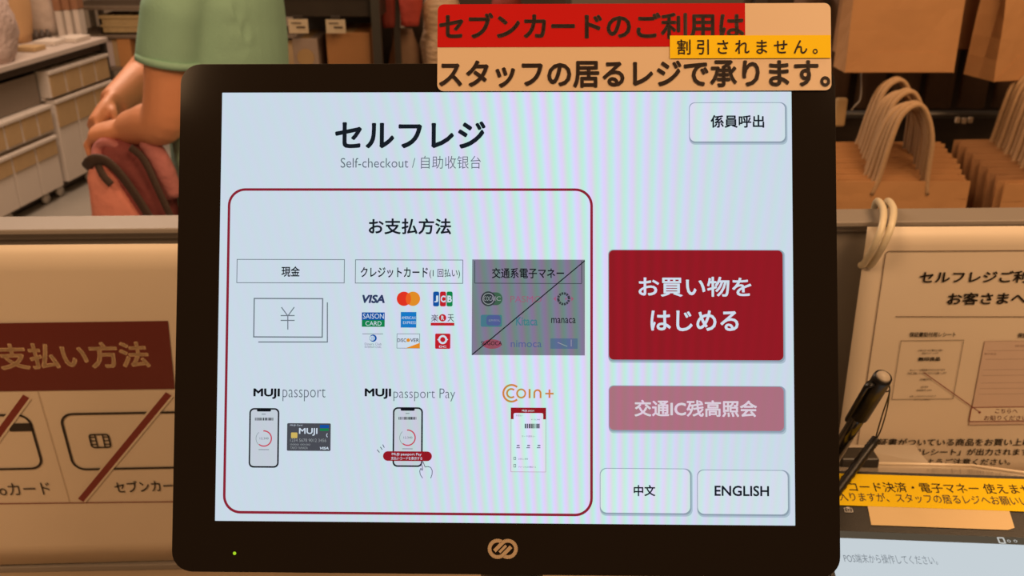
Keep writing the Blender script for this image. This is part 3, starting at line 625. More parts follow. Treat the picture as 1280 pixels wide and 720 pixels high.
# ================================================================== background right: paper bags
def kraft_bag(name, label, grp, w_, d_, h_, loc, rz=0, handles=True, hang=False, crease=True, arch=.165, m=M_KRAFT, seed=0, span=.105, flatrope=True):
    root = empty(name, label, 'paper bag', loc=loc, group=grp); root.rotation_euler.z = rz
    bm = bmesh.new(); nz = 8; nx = 8; rs = random.Random(seed)
    loops = []
    for j in range(nz + 1):
        z = h_ * j / nz; t = j / nz; gin = d_ * .32 * math.sin(min(1, t * 1.3) * math.pi / 2) * (1 if j else 0)
        dd = d_ * (1 - .45 * t) / 2; L = []
        for i in range(nx + 1): L.append((-w_ / 2 + w_ * i / nx, -dd + .004 * noise.noise(Vector((i * .5, j * .6, seed)))))
        L.append((w_ / 2 - gin * .8, 0))
        for i in range(nx + 1): L.append((w_ / 2 - w_ * i / nx, dd + .004 * noise.noise(Vector((i * .5, j * .6, seed + 9)))))
        L.append((-w_ / 2 + gin * .8, 0))
        loops.append([bm.verts.new((x, y, z)) for x, y in L])
    n = len(loops[0])
    for a_, b_ in zip(loops, loops[1:]):
        for k in range(n): bm.faces.new((a_[k], a_[(k + 1) % n], b_[(k + 1) % n], b_[k]))
    bm.faces.new(loops[0][::-1])
    o = put('body', me_bm(bm), m, root); s = o.modifiers.new('s', 'SOLIDIFY'); s.thickness = .0012; s.offset = 1
    # folded rim
    bm = bmesh.new(); dd = d_ * .55 / 2
    if not hang:
        box(bm, (0, -dd - .001, h_ - .02), (w_ * .998, .0016, .04)); put('rim_fold', me_bm(bm), m, root)
    else:
        # bottom fold flap: a raised trapezoid across the foot of the bag
        y = -d_ / 2 - .0016; fh = d_ * .55
        vs = [bm.verts.new(p) for p in ((-w_ / 2 + .001, y - .001, .001), (w_ / 2 - .001, y - .001, .001), (w_ / 2 - fh, y + .003, fh), (-w_ / 2 + fh, y + .003, fh))]
        bm.faces.new(vs); o = put('bottom_fold', me_bm(bm), m, root); s = o.modifiers.new('s', 'SOLIDIFY'); s.thickness = .0015
    if handles:
        for sy in (-1, 1):
            bm = bmesh.new(); y = sy * dd * .9; hw = span / 2
            P = [(-hw - .012, y, h_ - .03), (-hw, y, h_ + .01), (-hw * .78, y, h_ + arch * .5), (-hw * .45, y + .004, h_ + arch * .86), (.008, y + .006, h_ + arch), (hw * .6, y + .004, h_ + arch * .88), (hw * .95, y, h_ + arch * .55), (hw * 1.02, y, h_ + .01), (hw + .006, y, h_ - .03)]
            tube(bm, catmull(P, 5), .0074, 8, flat=(1.0, .8)); put('handle', me_bm(bm), M_ROPE, root, True)
    return root
ords = ['front', 'second', 'third', 'fourth', 'fifth', 'sixth', 'seventh', 'eighth']
p0 = W(1130, 228, 2.0); htop = p0.z
for i in range(8):
    x = p0.x + .012 * i + (.004 * math.sin(i * 5)); y = 2.0 + .047 * i
    kraft_bag('paper_bag', f'upright kraft paper bag with cord handles, {ords[i]} in the row nearer the monitor' if i else 'upright kraft paper bag with a tall cord handle, front of the row nearer the monitor',
              'kraft bags standing in the left row', .300, .04, .36, (x, y + .02, htop - .36), seed=i, arch=.168 - (.012 * (i % 3)), span=.105 + .008 * ((i * 2) % 3), m=M_KRAFT)
for i in range(7):
    kraft_bag('paper_bag', f'upright kraft paper bag at the right frame edge, {ords[i]} of its row',
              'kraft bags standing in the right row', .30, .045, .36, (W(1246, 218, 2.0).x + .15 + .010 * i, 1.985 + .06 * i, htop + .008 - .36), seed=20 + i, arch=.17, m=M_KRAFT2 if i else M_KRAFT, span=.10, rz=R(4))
tbl = empty('display_table', 'low dark table under the standing paper bags behind the partition', 'table', loc=(1.25, 2.2, 0))
zt = htop - .36
boxo('tabletop', (0, .03, zt - .0155), (1.15, .62, .03), M_DARKWOOD, tbl, bev=.003)
for sx in (-1, 1):
    for sy in (-1, 1): boxo('leg', (sx * .54, .03 + sy * .28, (zt - .031) / 2), (.04, .04, zt - .031), M_DARKWOOD, tbl)
# hanging bags above
z0 = W(1125, 91, 2.35).z
hb_ = kraft_bag('paper_bag', 'large kraft paper bag hanging upper right with its flat folded bottom showing', 'kraft bags hanging from the rail', .268, .09, .40, (W(1125, 91, 2.35).x, 2.40, z0), hang=True, arch=.10, seed=41)
kraft_bag('paper_bag', 'kraft paper bag hanging at the upper right frame corner, turned to show its side', 'kraft bags hanging from the rail', .30, .11, .40, (W(1222, 96, 2.35).x + .165, 2.42, z0 - .018), hang=True, arch=.10, seed=43, rz=R(14))
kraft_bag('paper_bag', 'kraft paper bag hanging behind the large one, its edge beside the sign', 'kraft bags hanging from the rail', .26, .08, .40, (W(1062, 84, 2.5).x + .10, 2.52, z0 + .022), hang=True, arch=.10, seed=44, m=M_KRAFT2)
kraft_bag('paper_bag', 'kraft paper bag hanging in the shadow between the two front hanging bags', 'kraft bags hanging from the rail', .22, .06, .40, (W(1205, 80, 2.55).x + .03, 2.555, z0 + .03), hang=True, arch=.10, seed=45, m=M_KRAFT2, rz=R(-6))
rk = empty('hanging_rack', 'dark rack with a horizontal rail behind the right paper bags', 'rack', loc=(1.4, 2.75, 0))
for x in (-.66, .66): boxo('post', (x, .17, .75), (.035, .035, 1.5), M_METAL, rk)
bm = bmesh.new(); tube(bm, [(-.70, -.23, 1.60), (.70, -.23, 1.60)], .012, 10); put('top_rail', me_bm(bm), M_METAL, rk, True)
for x in (-.66, .66):
    bm = bmesh.new(); tube(bm, [(x, -.4, 1.59), (x, .17, 1.59)], .01, 8); put('bracket', me_bm(bm), M_METAL, rk, True)
    bm = bmesh.new(); tube(bm, [(x, .17, 1.49), (x, .17, 1.6)], .012, 8); put('post_top', me_bm(bm), M_METAL, rk, True)
zr = W(1200, 143, 2.62).z
bm = bmesh.new(); tube(bm, [(-.70, -.13, zr), (.70, -.13, zr)], .011, 10); put('lower_rail', me_bm(bm), M_METAL, rk, True)
for x in (-.66, .66):
    bm = bmesh.new(); tube(bm, [(x, -.13, zr), (x, .17, zr)], .008, 8); put('bracket', me_bm(bm), M_METAL, rk, True)
boxo('back_panel', (0, .2, .80), (1.4, .02, 1.2), M_DARKWOOD, rk)
for x in (-.3, 0, .3):
    bm = bmesh.new(); tube(bm, [(x, -.14, zr + .002), (x, -.14, zr + .02)], .004, 6); put('clip_mount', me_bm(bm), M_METAL, rk, True)
# dark garment bags hanging in the shadow above the lower rail
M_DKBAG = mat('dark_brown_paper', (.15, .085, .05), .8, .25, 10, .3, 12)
zb = W(1200, 138, 2.78).z
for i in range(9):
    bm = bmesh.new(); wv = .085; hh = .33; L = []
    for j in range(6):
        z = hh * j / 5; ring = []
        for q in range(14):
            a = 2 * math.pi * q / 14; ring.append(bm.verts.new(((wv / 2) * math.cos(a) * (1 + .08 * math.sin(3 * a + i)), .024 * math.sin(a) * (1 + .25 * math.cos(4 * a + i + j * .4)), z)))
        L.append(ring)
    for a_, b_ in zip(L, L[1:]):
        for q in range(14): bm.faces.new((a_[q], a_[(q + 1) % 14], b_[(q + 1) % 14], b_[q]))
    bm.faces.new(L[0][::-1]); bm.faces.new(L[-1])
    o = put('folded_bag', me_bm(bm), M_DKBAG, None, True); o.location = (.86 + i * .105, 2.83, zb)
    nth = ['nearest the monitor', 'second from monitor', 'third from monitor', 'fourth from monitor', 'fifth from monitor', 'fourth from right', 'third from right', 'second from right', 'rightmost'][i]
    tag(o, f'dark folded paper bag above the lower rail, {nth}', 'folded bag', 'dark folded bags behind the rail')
# price clips on the lower rail
for i, (px, py) in enumerate([(1197, 150), (1205, 151), (1213, 150), (1249, 150), (1257, 151), (1250, 165)]):
    p = W(px, py, 2.59); o = boxo('rail_clip', (0, 0, 0), (.012, .01, .016), mat('cream_clip', (.55, .42, .3), .5), None, bev=.002); o.location = p
    tag(o, ['pale clip on the lower rail, leftmost of the three together', 'pale clip on the lower rail, middle of the three together', 'pale clip on the lower rail, right of the three together', 'pale clip on the lower rail, left of the right pair', 'pale clip on the lower rail, right of the right pair', 'pale clip hanging just below the right pair on the rail'][i], 'clip', 'clips on the lower rail')
# S hook and chain at left of rail
bm = bmesh.new(); q0 = W(1076, 107, 2.45)
tube(bm, catmull([W(1077, 88, 2.45), W(1077, 110, 2.45), W(1075, 125, 2.45), W(1068, 133, 2.45), W(1064, 138, 2.45)], 5), .0022, 6)
o = put('hanging_string', me_bm(bm), mat('pale_string', (.42, .36, .3), .6), None, True); tag(o, 'pale string hanging under the large hanging bag near the monitor corner', 'string')
bm = bmesh.new(); box(bm, (0, 0, 0), (.03, .02, .075), 0, .006); o = put('price_ticket', me_bm(bm), M_TAN); o.location = W(1050, 140, 2.45); tag(o, 'small tan ticket on the rail at the monitor top right corner', 'ticket')

# ================================================================== background left: storage shelving
P0 = Vector((-2.39, 4.45, 0)); dS = Vector((.115, .9934, 0)); aS = math.atan2(dS.y, dS.x)
SM = Matrix.Translation(P0) @ Matrix.Rotation(aS, 4, 'Z')     # local x along the run (away), y into the unit (left), z up
su = empty('storage_gondola', 'long white low shelving unit with dark underside at the far left', 'shelf unit', m=SM)
DP_ = .45
boxo('top_board', (-.35, DP_ / 2, .722), (2.6, DP_ + .04, .026), mat('pinkish_white_board', (.50, .42, .37), .5, .1, 12), su, bev=.003)
boxo('plinth', (-.35, DP_ / 2, .045), (2.5, DP_ - .1, .03), M_DARKWOOD, su)
boxo('back_board', (-.35, DP_, .38), (2.5, .02, .66), M_METAL, su)
boxo('divider', (.333, DP_ / 2 + .03, .38), (.010, DP_ - .04, .65), M_METAL, su)
boxo('under_shadow_strip', (-.35, .03, .688), (2.56, .02, .042), M_DARKWOOD, su)  # dark strip standing in for the shadow gap under the board
boxo('end_panel', (.955, DP_ / 2, .38), (.02, DP_, .66), M_METAL, su)
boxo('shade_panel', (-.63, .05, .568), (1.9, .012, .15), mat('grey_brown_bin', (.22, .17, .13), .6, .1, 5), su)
for i, x in enumerate((-1.2, -.6, -.12, .20, .33, .62, .90)):
    bm = bmesh.new(); r = bmesh.ops.create_cone(bm, cap_ends=True, segments=14, radius1=.026, radius2=.026, depth=.02)
    bmesh.ops.rotate(bm, verts=bm.verts, matrix=Matrix.Rotation(R(90), 3, 'X')); bmesh.ops.translate(bm, vec=(x, .04, .027), verts=bm.verts)
    put('caster', me_bm(bm), mat('pale_caster', (.6, .55, .5), .4), su, True)
def storage_box(wd, h, lab_h):
    bm = bmesh.new(); box(bm, (0, .2, h / 2), (wd - .006, .4, h), 0, .003); box(bm, (0, -.004, h - .009), (wd - .003, .02, .018), 0, .003)
    r = put('storage_box', me_bm(bm), M_WHITE)
    boxo('label_panel', (0, -.0035, h - .02 - lab_h / 2), (wd - .018, .006, lab_h), M_TAN, r, bev=.001); return r
def place(proto, used, x, z, label, grp):
    o = proto if not used else copy_tree(proto)
    o.matrix_world = SM @ Matrix.Translation((x, 0, z)); tag(o, label, 'storage box', grp)
protoA = storage_box(.132, .138, .105); protoB = storage_box(.19, .268, .075); protoC = storage_box(.145, .135, .11); protoD = storage_box(.19, .43, .12)
onames = ['first', 'second', 'third', 'fourth', 'fifth', 'sixth', 'seventh']
for i in range(6): place(protoA, i, .26 - i * .134, .351, f'small white box with tan front, near section upper row, {onames[i]} from its far end', 'small boxes of the near shelf section')
for i in range(5): place(protoB, i, .225 - i * .193, .065, f'tall white box with tan top label, near section bottom row, {onames[i]} from its far end', 'tall boxes of the near shelf section')
for i in range(4): place(protoC, i, .87 - i * .148, .512, f'small white box with tan front, far section top row, {onames[i]} from its far end', 'small boxes of the far shelf section')
for i in range(3): place(protoD, i, .845 - i * .193, .068, f'tall white box with tan label, far section bottom, {onames[i]} from its far end', 'tall boxes of the far shelf section')
# shelf above the tall boxes
boxo('shelf_board', (.645, DP_ / 2 + .02, .505), (.60, DP_ - .04, .010), M_WHITE, su); boxo('shelf_board', (-.35 - .18, DP_ / 2 + .02, .345), (1.7, DP_ - .04, .010), M_WHITE, su)

# goods on the top board
def sack(name, label, cat, base, rx, ry, h, m, wob=.02, seed=1, lean=0, pw=2.6, group=None):
    bm = bmesh.new(); rg = []
    for j in range(11):
        t = j / 10; s = (.86 + .3 * math.sin(min(1, t * 1.15) * math.pi)) * (1 if t < .97 else .8)
        rg.append((h * t, lean * t, 0, rx * s, ry * s))
    loft(bm, rg, 30, pw)
    me = me_bm(bm)
    for v in me.vertices:
        q = v.co * 14 + Vector((seed * 7, 0, 0)); nn = Vector((v.co.x, v.co.y, 0)); nn = nn.normalized() if nn.length > 0 else nn
        v.co += nn * wob * noise.noise(q)
    o = put(name, me, m, None, True); o.location = base; return tag(o, label, cat, group)
M_SACKW = mat('crumpled_white_plastic', (.62, .50, .41), .5, .15, 14, .6, 22)
zt = .736
b_ = WZ(8, 82, zt); sack('wrapped_bundle', 'pinkish white fluffy bundle at the left frame edge on the shelf top', 'bundle', (b_.x - .13, b_.y + .1, zt), .12, .12, .42, mat('pinkish_fleece', (.56, .42, .37), .9, .2, 30, .8, 40), .025, 1)
b_ = WZ(22, 56, zt); sack('paper_sack', 'smooth tan paper sack between the two white bundles on the shelf', 'sack', (b_.x - .05, b_.y + .1, zt), .082, .08, .5, mat('tan_paper', (.55, .32, .15), .7, .08, 5), .006, 2)
b_ = WZ(52, 47, zt); sack('white_sack', 'tall white crinkled sack on the shelf right of the tan sack', 'sack', (b_.x - .045, b_.y + .16, zt), .095, .08, .5, M_SACKW, .015, 3, pw=3)
M_BRN = mat('reddish_brown_card', (.30, .14, .07), .7, .15, 8)
for i, px in enumerate((76, 87, 98)):
    b_ = WZ(px, 46.5 - i * 1, zt); r = empty('upright_packet', ['brown and white upright packet beside the white sack', 'brown and white upright packet, middle of three on the shelf', 'brown and white upright packet, last before the grey posts'][i], 'packet', loc=(b_.x, b_.y + .05, zt), group='upright packets on the shelf top')
    boxo('foot', (0, 0, .07), (.030, .08, .14), M_WHITE, r, bev=.003); boxo('body', (0, 0, .34), (.036, .085, .40), M_BRN, r, bev=.004)
for i in range(4):
    b_ = WZ(46 + i * 7, 49 - i * .5, zt); bm = bmesh.new(); tube(bm, [(0, 0, 0), (0, 0, .035), (0, 0, .04), (0, 0, .055)], [.018, .018, .009, .008], 10)
    o = put('small_bottle', me_bm(bm), M_DARKWOOD, None, True); o.location = (b_.x, b_.y - .06, zt)
    tag(o, ['small dark bottle in front of the white sack, leftmost of four', 'small dark bottle in front of the white sack, second from left of four', 'small dark bottle in front of the white sack, third from left of four', 'small dark bottle in front of the white sack, rightmost of four'][i], 'bottle', 'dark bottles before the white sack')
for i, (px, py, wd, m) in enumerate(((36, 62, .10, M_TAN), (62, 54, .13, M_WHITE), (90, 50, .15, M_WHITE))):
    b_ = WZ(px, py, zt); o = boxo('flat_box', (0, 0, .012), (.12, wd, .024), m, None, bev=.003); o.location = (b_.x + .02, b_.y - .03, zt); o.rotation_euler.z = -.1
    tag(o, ['small tan flat box before the tan sack', 'flat white box along the shelf edge before the white sack', 'flat white box along the shelf edge before the upright packets'][i], 'flat box')

# far left rack with baskets
fr_ = empty('far_rack', 'grey metal rack with baskets between the shelving and the person', 'rack', loc=(-2.0, 6.15, 0))
for x in (-.76, -.70, .9):
    for y in (-.13, .25): boxo('post', (x, y, .65), (.03, .03, 1.3), mat('pale_grey_post', (.32, .28, .23), .5, .1), fr_)
for z in (.10, .45, .65, .82, 1.15): boxo('shelf', (.08, .06, z), (1.7, .42, .02), mat('brown_board', (.17, .12, .08), .6, .2), fr_, bev=.002)
def crate(name, label, cat, c, s, m, rim=.01):
    r = empty(name, label, cat, loc=c); w_, d_, h_ = s
    bm = bmesh.new(); t = .012
    box(bm, (0, 0, t / 2), (w_, d_, t)); box(bm, (0, -d_ / 2 + t / 2, h_ / 2), (w_, t, h_)); box(bm, (0, d_ / 2 - t / 2, h_ / 2), (w_, t, h_)); box(bm, (-w_ / 2 + t / 2, 0, h_ / 2), (t, d_, h_)); box(bm, (w_ / 2 - t / 2, 0, h_ / 2), (t, d_, h_))
    put('body', me_bm(bm), m, r); bm = bmesh.new()
    box(bm, (0, -d_ / 2, h_ - rim), (w_ + .01, .018, rim * 2), 0, .003); box(bm, (0, -d_ / 2 - .002, h_ * .45), (w_, .006, .012), 0, .001); put('rim', me_bm(bm), m, r); return r
M_BASK = mat('yellow_straw', (.50, .35, .16), .8, .3, 60, .6, 90, stretch=(1, 1, 4))
q = W(155, 43, 6.02); crate('straw_basket', 'yellowish straw basket on the far rack left of the green shirt', 'basket', (q.x, 6.14, .661), (.28, .22, .115), M_BASK)
q = W(147, 16, 6.1); o = boxo('white_packet', (0, 0, .011), (.10, .08, .022), M_WHITE, None, bev=.004); o.location = (q.x, 6.11, .673); tag(o, 'small white packet inside the straw basket', 'packet')
q = W(136, 70, 6.05); o = boxo('upright_white_box', (0, 0, .086), (.07, .17, .17), mat('lilac_white_card', (.55, .45, .42), .6), None, bev=.003); o.location = (q.x, 6.12, .461); o.rotation_euler.z = .1; tag(o, 'upright white box on the lower shelf of the far rack', 'box')
q = W(147.5, 70, 6.05); o = boxo('narrow_tan_box', (0, 0, .085), (.035, .18, .17), M_TAN, None, bev=.003); o.location = (q.x, 6.12, .461); tag(o, 'narrow tan box between the white and the orange-brown box', 'box')
q = W(161, 70, 6.05); o = boxo('orange_box', (0, 0, .088), (.085, .18, .175), mat('orange_brown_card', (.50, .22, .07), .6, .1), None, bev=.003); o.location = (q.x, 6.10, .461); o.rotation_euler.z = -.06; tag(o, 'orange-brown upright box on the far rack beside the person', 'box')
for i in range(5):
    o = boxo('rack_carton', (0, 0, .08), (.16, .2, .16), M_TAN if i % 2 else M_BRN, None, bev=.003); o.location = (-1.95 + i * .19, 6.15, .461); tag(o, f'carton on the far rack hidden behind the person, {onames[i]} from the left', 'carton')

# ------------------------------------------------------------------ centre rack with price cards
cr = empty('dark_display_rack', 'dark display rack with price cards above the monitor, beside the person', 'rack', loc=(-.5, 3.3, 0))
X = lambda px, y=30, Y=3.1: W(px, y, Y).x + .5
RW = X(476) - X(330); RC = (X(476) + X(330)) / 2
M_BLK = mat('near_black_board', (.035, .026, .02), .6, .2)
zt2 = W(400, 22, 3.1).z
boxo('upper_shelf', (RC, .05, zt2 + .045), (RW, .46, .09), M_BLK, cr, bev=.003)
boxo('upper_lip', (RC, -.19, zt2 + .085), (RW, .012, .05), mat('brown_lip', (.07, .045, .03), .6), cr, bev=.002)
boxo('lower_shelf', (RC, .05, .74), (RW, .46, .03), M_BLK, cr)
boxo('bottom_shelf', (RC, .05, .15), (RW, .46, .03), M_BLK, cr)
boxo('back_panel', (RC, .29, .8), (RW, .015, 1.3), M_BLK, cr)
for x in (X(470), X(342)): boxo('post', (x, -.19, .75), (.028, .028, 1.5), M_METAL, cr)
M_CARD = mat('price_card_cream', (.62, .52, .38), .5, .05)
for i, (x0, y0, x1, y1) in enumerate(((360, 24, 386, 41.5), (407, 24.5, 432.5, 41.5))):
    r = empty('price_card', ['cream price card on the dark rack beside the green shirt', 'cream price card in front of the brown carton'][i], 'price card', loc=W((x0 + x1) / 2, (y0 + y1) / 2, 3.085), group='price cards on the dark rack')
    a_, b_ = W(x0, y0, 3.085), W(x1, y1, 3.085); w_, h_ = b_.x - a_.x, a_.z - b_.z
    boxo('card', (0, 0, 0), (w_, .003, h_), M_CARD, r)
    bm = bmesh.new(); box(bm, (.008, -.0025, -.003), (w_ * .45, .001, h_ * .12)); box(bm, (-.006, -.0025, .01), (w_ * .5, .001, h_ * .08)); put('print', me_bm(bm), M_DARKBROWN, r)
    boxo('holder', (0, .006, h_ / 2 + .004), (.03, .014, .014), M_BLK, r)
def carton(name, label, x0, x1, Y0, dep, ztop, m, zb=.756, cat='carton'):
    a_, b_ = W(x0, 42, Y0).x, W(x1, 42, Y0).x; r = empty(name, label, cat, loc=((a_ + b_) / 2, Y0 + dep / 2, zb)); w_ = b_ - a_; h_ = ztop - zb
    boxo('body', (0, 0, h_ / 2), (w_, dep, h_), m, r, bev=.003); boxo('tape', (0, 0, h_ + .0005), (.03, dep * .98, .001), M_TAN, r); return r
carton('brown_carton', 'open-topped brown carton on the dark rack under the right price card', 407, 462, 3.13, .24, W(430, 41, 3.13).z, mat('brown_carton_card', (.40, .19, .07), .7, .12, 8))
c_ = carton('white_carton', 'whitish carton with a round tan seal beside the green shirt', 364, 396, 3.13, .22, W(380, 48, 3.13).z, mat('mauve_white_card', (.36, .28, .24), .7, .1))
bm = bmesh.new(); bmesh.ops.create_cone(bm, cap_ends=True, segments=20, radius1=.028, radius2=.028, depth=.003); bmesh.ops.rotate(bm, verts=bm.verts, matrix=Matrix.Rotation(R(90), 3, 'X'))
o = put('round_seal', me_bm(bm), M_TAN, c_); o.location = (.0, -.112, .235)
# soft goods right of the post, on a low stand
st2 = empty('wire_stand', 'dark stand carrying the red pouches left of the sign', 'stand', loc=(-.10, 3.45, 0))
boxo('shelf', (.0, 0, .74), (.60, .36, .03), M_BLK, st2); boxo('back', (0, .16, .75), (.60, .015, 1.45), mat('dark_brown_back', (.06, .04, .028), .7), st2)
for x in (-.29, .29): boxo('post', (x, -.16, .65), (.02, .02, 1.3), M_METAL, st2)
bm = bmesh.new(); tube(bm, [(-.29, -.16, 1.29), (.29, -.16, 1.29)], .008, 8); put('rail', me_bm(bm), M_METAL, st2, True)
M_RED = mat('red_cloth', (.52, .07, .05), .8, .2, 20, .4, 40); M_DRED = mat('dark_red_cloth', (.22, .03, .02), .8, .2, 20, .4, 40)
q = W(487, 34, 3.27); sack('dark_red_pouch', 'narrow dark red pouch hanging beside the rack post', 'pouch', (q.x, 3.27, q.z), .022, .02, 1.281 - q.z, M_DRED, .006, 5)
q = W(514, 32, 3.27); sack('red_pouch', 'bright red cloth pouch hanging left of the sign', 'pouch', (q.x, 3.27, q.z), .036, .025, 1.281 - q.z, M_RED, .008, 6)
q = W(503, 78, 3.3); sack('brown_parcel', 'dull brown wrapped parcel below the red pouch', 'parcel', (q.x, 3.38, .756), .050, .05, W(503, 40, 3.3).z - .756, mat('dull_brown_wrap', (.26, .16, .10), .8, .25, 20, .5, 30), .012, 7)
q = W(541, 60, 3.2); sack('mesh_sack', 'crumpled cream net sack with dark creases at the sign left edge', 'sack', (q.x + .03, 3.33, .756), .072, .07, W(541, 2, 3.3).z - .73, mat('cream_net', (.60, .42, .27), .7, .35, 30, 1.0, 34, stretch=(1, 1, 2.2)), .022, 8)
sack('dark_red_parcel', 'dark red parcel behind the top of the sign', 'parcel', (W(632, 20, 3.3).x, 3.36, .756), .06, .06, .42, M_DRED, .01, 9)

# ================================================================== the person
PX = -.585; PY = 2.05
per = empty('person', 'person in a sage green t-shirt holding a pink bag, seen from the side at left', 'person', loc=(PX, PY, 0))
off = Vector((PX, PY, 0))
def Wp(px, py, Y): return W(px, py, Y) - off
M_SKIN = mat('skin', (.80, .35, .19), .5, .08, 12, .03, 80)
M_SHIRT = mat('sage_green_cotton', (.34, .60, .46), .85, .06, 30, .12, 260)
M_PANTS = mat('dark_navy_cotton', (.05, .05, .07), .85, .1, 30, .2, 200)
elN, haN = Wp(206, 146, 1.87), Wp(160, 160, 1.93)
shN = Vector((-.055, -.175, 1.345)); shF = Vector((-.02, .18, 1.345))
elF, haF = Wp(186, 88, 2.26), Wp(141, 130, 2.12)
bm = bmesh.new()
# trunk, neck, head
loft(bm, [(.80, 0, 0, .10, .155), (.90, .0, 0, .115, .165), (1.02, -.02, 0, .092, .135), (1.15, -.02, 0, .094, .14), (1.27, -.02, 0, .096, .15), (1.35, -.01, 0, .080, .14), (1.395, .015, 0, .055, .07), (1.43, .0, 0, .047, .050), (1.49, -.01, 0, .045, .048)])
ball(bm, (-.012, 0, 1.575), (.092, .074, .112), 20); ball(bm, (-.045, 0, 1.535), (.055, .052, .062)); ball(bm, (-.105, 0, 1.565), (.018, .012, .02)); ball(bm, (-.093, 0, 1.525), (.016, .024, .009))
for s in (-1, 1): ball(bm, (.0, s * .074, 1.57), (.018, .008, .03))
for s, sh, el, ha in ((-1, shN, elN, haN), (1, shF, elF, haF)):
    up = catmull([sh, (sh + el) / 2 + Vector((.002, s * .004, 0)), el, (el * .55 + ha * .45) + Vector((.0, 0, -.004)), ha], 5, [.052, .047, .046, .043, .034])
    tube(bm, up[0], up[1], 16)
    tube(bm, catmull([(0, s * .085, .88), (-.015, s * .09, .52), (.01, s * .09, .27), (.02, s * .09, .06)], 5, [.085, .058, .05, .035])[0], catmull([(0, 0, 0)] * 1 + [(1, 0, 0), (2, 0, 0), (3, 0, 0)], 5, [.085, .058, .05, .035])[1], 14)
    tube(bm, [(.05, s * .09, .04), (-.03, s * .09, .045), (-.13, s * .095, .025)], [.035, .036, .022], 12)
    # hand: palm plus fingers curled down over the bag's handle
    dr = (ha - (el * .45 + ha * .55)).normalized(); dr = (dr + (Vector((-.9, 0, -.10)) if s < 0 else Vector((-.1, -.1, -.35)))).normalized()
    pc = ha + dr * .045; sd = Vector((0, 1, 0)); sd = (sd - dr * sd.dot(dr)).normalized(); dn = dr.cross(sd); dn = dn if dn.z < 0 else -dn
    tube(bm, [ha - dr * .01, ha + dr * .03, ha + dr * .078], [.029, .033, .030], 12, flat=(1.25, .7), up=dn)
    for f_i, (o_, ln) in enumerate(((-.027, .062), (-.009, .072), (.009, .068), (.026, .055))):
        b0 = ha + dr * .070 + sd * o_
        q1 = b0 + (dr * .8 + dn * .5).normalized() * ln * .45; q2 = q1 + (dr * .1 + dn).normalized() * ln * .33; q3 = q2 + (dn * .6 - dr * .7).normalized() * ln * .26
        tube(bm, [b0 - dr * .015, b0, q1, q2, q3], [.0085, .0088, .0085, .0078, .0065], 8)
    b0 = ha + dr * .02 - sd * s * .024 + dn * .006
    tube(bm, [b0, b0 + dr * .022 - sd * s * .014 + dn * .016, b0 + dr * .040 - sd * s * .008 + dn * .036], [.012, .0105, .008], 8)
body = put('body', fused(bm, .0055, 2), M_SKIN, per, True)
# t-shirt with sleeves
bm = bmesh.new()
loft(bm, [(.86, -.035, 0, .132, .178), (.95, -.035, 0, .130, .178), (1.08, -.03, 0, .124, .172), (1.2, -.022, 0, .122, .178), (1.29, -.022, 0, .119, .185), (1.35, -.02, 0, .108, .17), (1.392, .0, 0, .068, .09)], 32)
for s, sh, el in ((-1, shN, elN), (1, shF, elF)):
    dd = (el - sh); n_ = dd.length; e_ = sh + dd * .60
    tube(bm, [sh + Vector((.01, -s * .03, .005)), sh + dd * .25, sh + dd * .45, e_], [.066, .065, .063, .062], 22, flat=(1, 1))
me = fused(bm, .006, 10, .014, 7.5)
put('t_shirt', me, M_SHIRT, per, True)
# sleeve hem band, slightly proud
for s, sh, el in ((-1, shN, elN), (1, shF, elF)):
    dd = (el - sh); bm = bmesh.new(); a_ = sh + dd * .555; b_ = sh + dd * .602
    tube(bm, [a_, b_], [.0620, .0635], 28); put('sleeve_hem', me_bm(bm), M_SHIRT, per, True)
bm = bmesh.new()
loft(bm, [(.78, -.01, 0, .125, .17), (.86, -.03, 0, .125, .17), (.93, -.03, 0, .12, .165)], 28)
for s in (-1, 1): tube(bm, catmull([(0, s * .085, .86), (-.012, s * .09, .52), (.01, s * .09, .27), (.02, s * .09, .10)], 4), catmull([(0, 0, 0), (1, 0, 0), (2, 0, 0), (3, 0, 0)], 4, [.10, .078, .07, .065])[1], 16)
put('trousers', fused(bm, .01, 3, .006, 9), M_PANTS, per, True)
for s in (-1, 1):
    bm = bmesh.new(); tube(bm, [(.055, s * .09, .045), (0, s * .09, .05), (-.08, s * .095, .035), (-.15, s * .1, .025)], [.04, .045, .04, .022], 14, flat=(1, .85)); put('shoe', me_bm(bm), mat('white_shoe', (.6, .55, .5), .6), per, True)
bm = bmesh.new(); ball(bm, (.012, 0, 1.605), (.098, .082, .108), 20); ball(bm, (.05, 0, 1.53), (.06, .07, .07))
put('hair', fused(bm, .007, 3, .006, 30), mat('black_hair', (.02, .015, .012), .5, .3, 80, .5, 200, stretch=(1, 1, .2)), per, True)
for s in (-1, 1):
    bm = bmesh.new(); ball(bm, (-.096, s * .03, 1.582), (.008, .012, .006), 10); put('eye', me_bm(bm), mat('eye_dark', (.03, .02, .015), .2), per, True)

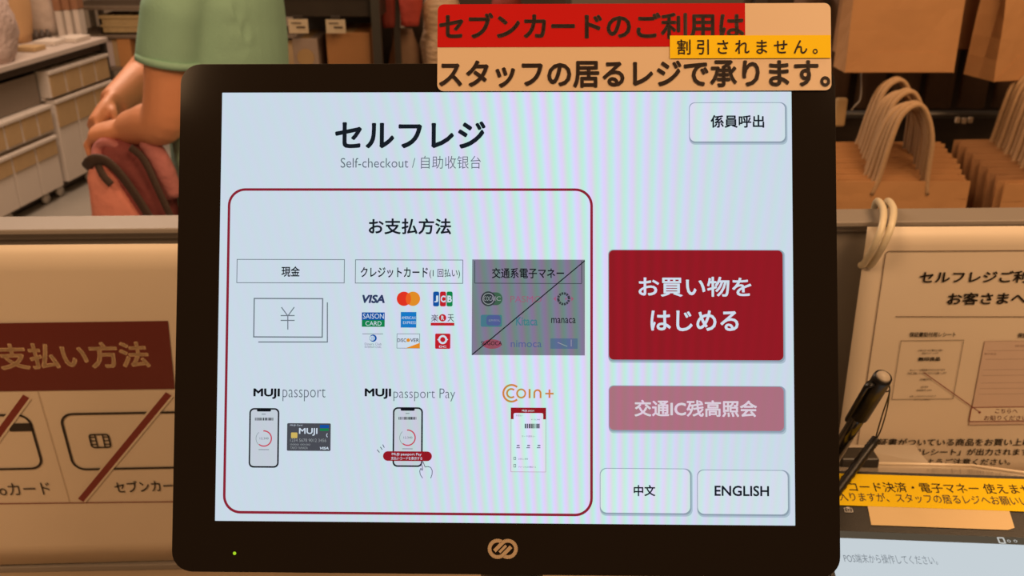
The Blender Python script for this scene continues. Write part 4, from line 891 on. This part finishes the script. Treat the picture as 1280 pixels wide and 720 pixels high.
# ------------------------------------------------------------------ the pink bag in the hands
bc = W(170, 235, 1.93)
bag = empty('pink_backpack', 'pink and burgundy backpack with dark straps held in the hands', 'backpack', loc=(bc.x, 1.93, bc.z - .2))
ofb = Vector(bag.location)
M_BURG = mat('burgundy_fabric', (.30, .075, .075), .8, .35, 26, .5, 50); M_SAL = mat('salmon_fabric', (.95, .33, .26), .8, .16, 30, .4, 40); M_STRAP = mat('dark_olive_strap', (.075, .045, .035), .7, .15, 60, .2, 200)
M_LIL = mat('mauve_fabric', (.55, .20, .20), .8, .25, 26, .5, 50)
bm = bmesh.new(); sz = bc.z + .105 - ofb.z
loft(bm, [(0, .01, 0, .065, .055), (.06, .01, 0, .075, .06), (.16, .01, 0, .074, .06), (.24, .0, 0, .068, .055), (sz - .01, -.005, 0, .05, .04), (sz + .005, -.01, 0, .02, .02)], 26, 3)
put('body', fused(bm, .006, 3, .012, 16), M_BURG, bag, True)
bm = bmesh.new(); a_ = W(160, 290, 1.90) - ofb
loft(bm, [(a_.z - .11, a_.x + .006, -.05, .066, .03), (a_.z, a_.x + .002, -.05, .064, .034), (a_.z + .08, a_.x - .014, -.052, .043, .032), (a_.z + .125, a_.x - .024, -.052, .030, .022), (a_.z + .150, a_.x - .034, -.05, .014, .012)], 22, 2.6)
put('side_flap', fused(bm, .005, 2, .009, 18), M_SAL, bag, True)
bm = bmesh.new(); a_ = W(190, 205, 1.90) - ofb
tube(bm, catmull([W(178, 178, 1.88) - ofb, W(193, 190, 1.875) - ofb, W(206, 215, 1.875) - ofb, W(218, 245, 1.88) - ofb], 5), catmull([(0, 0, 0), (1, 0, 0), (2, 0, 0), (3, 0, 0)], 5, [.010, .021, .022, .018])[1], 14); put('top_pocket', me_bm(bm), M_LIL, bag, True)
def strap(pts, Ys, r=.0085):
    bm = bmesh.new(); P = [W(x, y, Y) - ofb for (x, y), Y in zip(pts, Ys)]; tube(bm, catmull(P, 7), r, 10, flat=(1.35, .5), up=(0, -1, 0)); put('strap', me_bm(bm), M_STRAP, bag, True)
strap([(108, 209), (113, 202), (122, 199), (135, 203), (152, 220), (172, 248), (195, 285)], [1.88, 1.855, 1.85, 1.845, 1.84, 1.835, 1.83], .009)
strap([(120, 200), (128, 218), (139, 231)], [1.86, 1.845, 1.84], .006)
strap([(163, 184), (180, 200), (198, 238), (214, 272)], [1.86, 1.85, 1.84, 1.84], .006)
bm = bmesh.new(); P = [W(x, y, Y) - ofb for x, y, Y in ((165, 200, 1.90), (150, 186, 1.90), (133, 178, 1.90), (122, 186, 1.90), (122, 205, 1.88))]
tube(bm, catmull(P, 6), .011, 10); put('grab_handle', me_bm(bm), M_LIL, bag, True)
q = W(205, 172, 1.93) - ofb; boxo('yellow_tab', tuple(q), (.035, .01, .022), mat('mustard_cloth', (.65, .38, .1), .7), bag, bev=.003)
